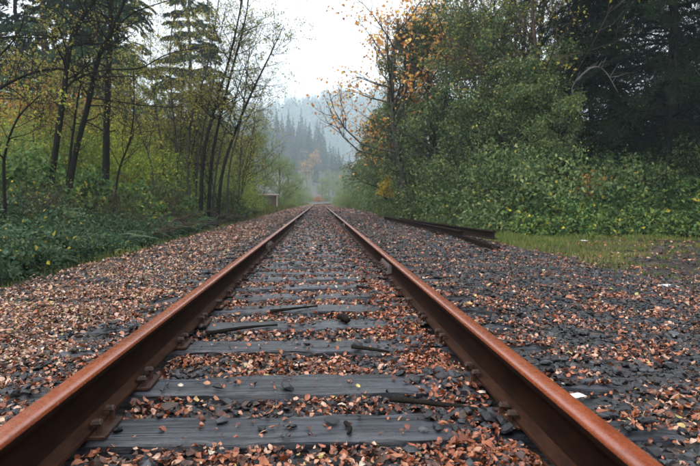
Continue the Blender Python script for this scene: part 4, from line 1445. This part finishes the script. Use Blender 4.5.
conifer_variant('firA', 22, 4.0, 150, 150, .36, .24, 'fir', .12, droop=.5, branch_tubes=False)
conifer_variant('firB', 20, 3.4, 170, 190, .34, .26, 'fir', .08, droop=.42, branch_tubes=False)
conifer_variant('firL', 18, 3.6, 130, 60, .55, .30, 'broad', .03, droop=.45, branch_tubes=False, pw=.85)
conifer_variant('firC', 18, 3.3, 170, 60, .60, .28, 'fir', .03, droop=.45, branch_tubes=False, pw=1.0)
for key, px, Y, sc, lab in (('firA', 78, 34, 1.05, 'tall dark fir behind the twin trunks'), ('firA', 22, 38, 1.0, 'tall fir above the orange autumn shrubs'), ('firA', 120, 40, 1.1, 'tall fir behind the straight dark trunk'),
                            ('firB', 192, 54, 1.4, 'blue-green fir standing against the white sky behind the alders'), ('firB', -25, 33, 1.0, 'dark fir beyond the overhanging tree'),
                            ('firA', 48, 30, 1.0, 'dense dark fir right behind the twin trunks'), ('firA', 100, 31, .95, 'dense dark fir between the twin trunks and straight trunk'), ('firB', 212, 58, 1.0, 'smaller hazy fir beside the blue-green fir')):
    place(key, 'fir_tree', xat(px, Y), Y, lab, 'tree', 'firs on the left', sc)
SP_H = dict(n=[18, 7, 4], npl=3)
tree_variant('roundtree', 8.0, .12, 'hazel', 'bark_brown', .13, 5, .24, dict(SP_D, n=[18, 6, 4], npl=3))
for px, Y, sc, lab in ((238, 50, .95, 'olive-green tree behind the small shed'), (255, 58, 1.1, 'rounded hazy green tree above the small shed'), (278, 66, .85, 'pale green drooping tree beyond the small shed'),
                       (215, 46, 1.0, 'green tree behind the alder clump'), (180, 48, 1.05, 'green tree below the blue-green fir'), (150, 52, 1.1, 'hazy green tree behind the alder saplings')):
    place('roundtree', 'round_tree', xat(px, Y), Y, lab, 'tree', 'hazy round trees on the left', sc)
FL = 'misty blue-green fir in the stand on the spur where the track ends'
cand = [(19 - 62 * rng.uniform(0, 1) ** 1.1, rng.uniform(312, 430)) for _ in range(120)] + [(rng.uniform(-14, 24), rng.uniform(296, 345)) for _ in range(40)]
for x, Y in cand:
    r = place('firC', 'far_fir', x, Y, FL, 'tree', 'far firs on the spur', rng.uniform(12, 28) / 18, sz=rng.uniform(.95, 1.25))
    r.location.z = float(spur_z(x, Y)) - .5
FR = 'hazy green fir far along the right bank'
for px, Y, h in ((357, 82, 8.5), (364, 70, 9.5), (371, 66, 11), (379, 58, 11), (388, 56, 12), (395, 52, 12), (410, 55, 13), (358, 120, 11), (430, 60, 15), (372, 90, 13)):
    place('firL', 'far_fir', xat(px, Y), Y, FR, 'tree', 'far firs on the right bank', h / 18)
for px, Y, sc, lab in ((314, 290, 1.7, 'pale orange tree among the misty firs where the track ends'), (307, 270, 1.3, 'smaller salmon-coloured tree at the foot of the misty firs')):
    place('mapleA', 'maple_tree', xat(px, Y), Y, lab, 'tree', None, sc)
for px, Y, sc, lab in ((318, 160, 1.0, 'low russet bush where the track disappears'), (326, 170, 1.0, 'green bush beyond the bend of the track'), (309, 150, .9, 'low green bush at the foot of the far firs'), (336, 130, .8, 'misty green bush at the far bend'),
                       (300, 140, 1.2, 'misty green bush beside the far line'), (292, 120, 1.2, 'misty pale bush beyond the shed')):
    place('deadfar' if 'russet' in lab else 'hazelbush', 'bend_bush', xat(px, Y), Y, lab, 'bush', None, sc)
for px, Y, sc, lab in ((322, 205, 1.0, 'misty round tree beyond the bend, below the spur'), (329, 225, 1.1, 'misty round tree standing where spur meets valley floor'), (336, 215, 1.1, 'misty round tree right beside the far bend'), (343, 190, 1.1, 'misty round tree between the far bend and the right bank'),
                       (349, 165, 1.1, 'hazy round tree at the start of the right bank'), (333, 262, 1.5, 'dim round tree furthest up the valley'), (341, 280, 1.6, 'dim broad tree furthest up the valley beside the right bank'), (326, 285, 1.4, 'dim tree at the foot of the spur'), (300, 170, 1.1, 'hazy round tree at the foot of the spur firs'), (288, 150, 1.1, 'hazy round tree beyond the shed and pale bush')):
    place('roundtree', 'misty_tree', xat(px, Y), Y, lab, 'tree', None, sc)
for px, Y, sc, lab in ((296, 88, 1.0, 'pale green bush beside the far track'), (288, 75, .9, 'green bush between shed and far firs'), (342, 82, .9, 'pale green bush at the far right verge'), (280, 60, .6, 'low green bush beyond the small shed'),
                       (262, 52, .55, 'low green bush in front of the small shed'), (250, 46, .6, 'low green bush beside the small shed'), (348, 62, .7, 'low green bush at the right verge below the far firs')):
    place('hazelbush', 'green_shrub', xat(px, Y), Y, lab, 'shrub', None, sc)

# small shed beside the line
sx, sy = xat(268, 55), 55.0
sh = tag(empty('shed', (sx, sy, gz(sx, sy)), .25), 'small lineside shed with flat brown roof and pale side wall', 'shed')
M['plank'] = simple_mat('weathered_brown_boards', (.06, .03, .022), (.14, .075, .055), 6, .8, .4, .01, (1, 1, .2))
M['pale'] = simple_mat('pale_painted_boards', (.42, .38, .34), (.58, .53, .48), 5, .7, .3, .01)
M['tin'] = simple_mat('rusty_tin_roof', (.13, .075, .06), (.28, .20, .18), 4, .5, .3, .01)
for k in range(7):
    link('board', box_part('board', .19, .05, 1.35, M['plank'], .006), sh, (-.62 + k * .2, -.55, .67))
link('side_wall', box_part('side_wall', .10, 1.0, 1.30, M['pale'], .01), sh, (.76, -.02, .65))
link('side_wall', box_part('side_wall', .10, 1.0, 1.30, M['plank'], .01), sh, (-.78, -.02, .65))
link('back_wall', box_part('back_wall', 1.42, .08, 1.30, M['plank'], .01), sh, (-.01, .45, .65))
link('roof', box_part('roof', 1.95, 1.5, .10, M['tin'], .02), sh, (0, -.03, 1.41), (.06, 0, 0))
sx, sy = xat(246, 60), 60.0
hv = tag(empty('lineside_cabinet', (sx, sy, gz(sx, sy)), .1), 'white lineside cabinet half hidden behind the bushes', 'cabinet')
link('body', box_part('body', .9, .6, 1.3, M['paper'], .03), hv, (0, 0, .85))
link('lid', box_part('lid', 1.0, .7, .08, M['paper'], .02), hv, (0, 0, 1.545))
link('plinth', box_part('plinth', .96, .66, .22, M['tin'], .01), hv, (0, 0, .088))

# ------------------------------------------------------------------ misty valley side
tag(link('hillside', grid_mesh('hillside', np.linspace(-560, 560, 85), np.linspace(620, 1200, 49), hill_z, M['floor'])), kind='structure')
tag(link('wooded_spur', grid_mesh('wooded_spur', np.linspace(-160, 40, 50), np.linspace(290, 570, 50), spur_z, M['floor'])), kind='structure')
g = Geo()
TW = 46
tmpl = []
for q in range(5):
    nb = TW
    t = .06 + .94 * (np.arange(nb) + rng.uniform(0, 1, nb)) / nb
    az = rng.uniform(0, 6.28, nb)
    R_ = .19 * (1 - t) ** .85 * rng.uniform(.7, 1.15, nb) + .012
    P = np.stack([np.cos(az) * R_ * .05, np.sin(az) * R_ * .05, t + .02], 1)
    D = np.stack([np.cos(az), np.sin(az), -.55 * np.ones(nb)], 1)
    Vv, Ff = rhombs(P, D, np.array([[0, 0, 1.0]]) + rng.normal(0, .2, (nb, 3)), R_ * 1.25, R_ * .95, .15, .1)
    tmpl.append((Vv, Ff))
xs, ys, hs = [], [], []
n = 2400
x = rng.uniform(-280, 340, n); y = rng.uniform(660, 1050, n)
P = np.stack([x, y, hill_z(x, y) - .5], 1)
E = np.stack([rng.normal(0, .03, n), rng.normal(0, .03, n), rng.uniform(0, 6.28, n)], 1)
S = rng.uniform(20, 38, n) * (1 + .15 * noise2(x, y, 60, 53, 2))
T = np.where(rng.uniform(0, 1, n) < .03, 1.0, rng.beta(2, 2, n) * .9)
tag(link('hillside_forest', scatter_mesh('hillside_forest', tmpl, P, E, S, T, M['farwood'])), 'misty blue conifer forest covering the far valley side', 'forest', kind='stuff')
# woods closing the valley floor on both sides
n = 500
x = np.concatenate([rng.uniform(-150, -24, n // 2), rng.uniform(24, 150, n // 2)]); y = rng.uniform(55, 330, n)
P = np.stack([x, y, ground_z(x, y) - .5], 1)
E = np.stack([rng.normal(0, .03, n), rng.normal(0, .03, n), rng.uniform(0, 6.28, n)], 1)
S = rng.uniform(14, 24, n)
tag(link('valley_wood', scatter_mesh('valley_wood', tmpl, P, E, S, rng.beta(2, 2, n) * .9, M['farwood'])), 'dim conifer wood standing behind the trees on both sides of the valley', 'forest', kind='stuff')

# moss and low green growth round the earth path and along the foot of the right bank
def g_moss(n):
    y = rng.uniform(4.0, 13.5, n); x = rng.uniform(3.3, 10, n)
    m = (noise2(x, y, 1.1, 61, 3) > .22) & (x < .75 * y + 1) & (x > bed_right(y) - .15)
    return x[m], y[m]


def g_foot(n):
    y = rng.uniform(11, 34, n); x = rng.uniform(3.6, 9.5, n)
    m = (noise2(x, y, 1.6, 62, 3) > -.35) & (x > bed_right(y) + .1 + .3 * noise2(x, y, 1.0, 63, 2)) & ((y > 13) | (x < 5.2))
    return x[m], y[m]


M['grass'] = tint_mat('mossy_growth', [(0, (.05, .085, .012)), (.5, (.105, .155, .022)), (.85, (.18, .21, .04)), (1, (.26, .22, .07))], .6, .3, .1)
grass('verge_moss', 16000, g_moss, 'low mossy green patches on the earth path', .045, .09)
grass('verge_moss', 34000, g_foot, 'green grassy growth along the foot of the right bank', .05, .16)

# ------------------------------------------------------------------ mist
hz = box_part('haze', 1500, 1700, 270, M['paper'], .001)
hz.materials.clear()
hm = bpy.data.materials.new('valley_mist'); hm.use_nodes = True
hn, hl = hm.node_tree.nodes, hm.node_tree.links
hn.clear()
pv = hn.new('ShaderNodeVolumePrincipled')
pv.inputs['Color'].default_value = (.78, .92, 1.0, 1)
pv.inputs['Density'].default_value = .0009
pv.inputs['Anisotropy'].default_value = .2
ho = hn.new('ShaderNodeOutputMaterial')
hl.new(pv.outputs[0], ho.inputs['Volume'])
hz.materials.append(hm)
tag(link('haze', hz, None, (0, 720, 130)), kind='stuff')
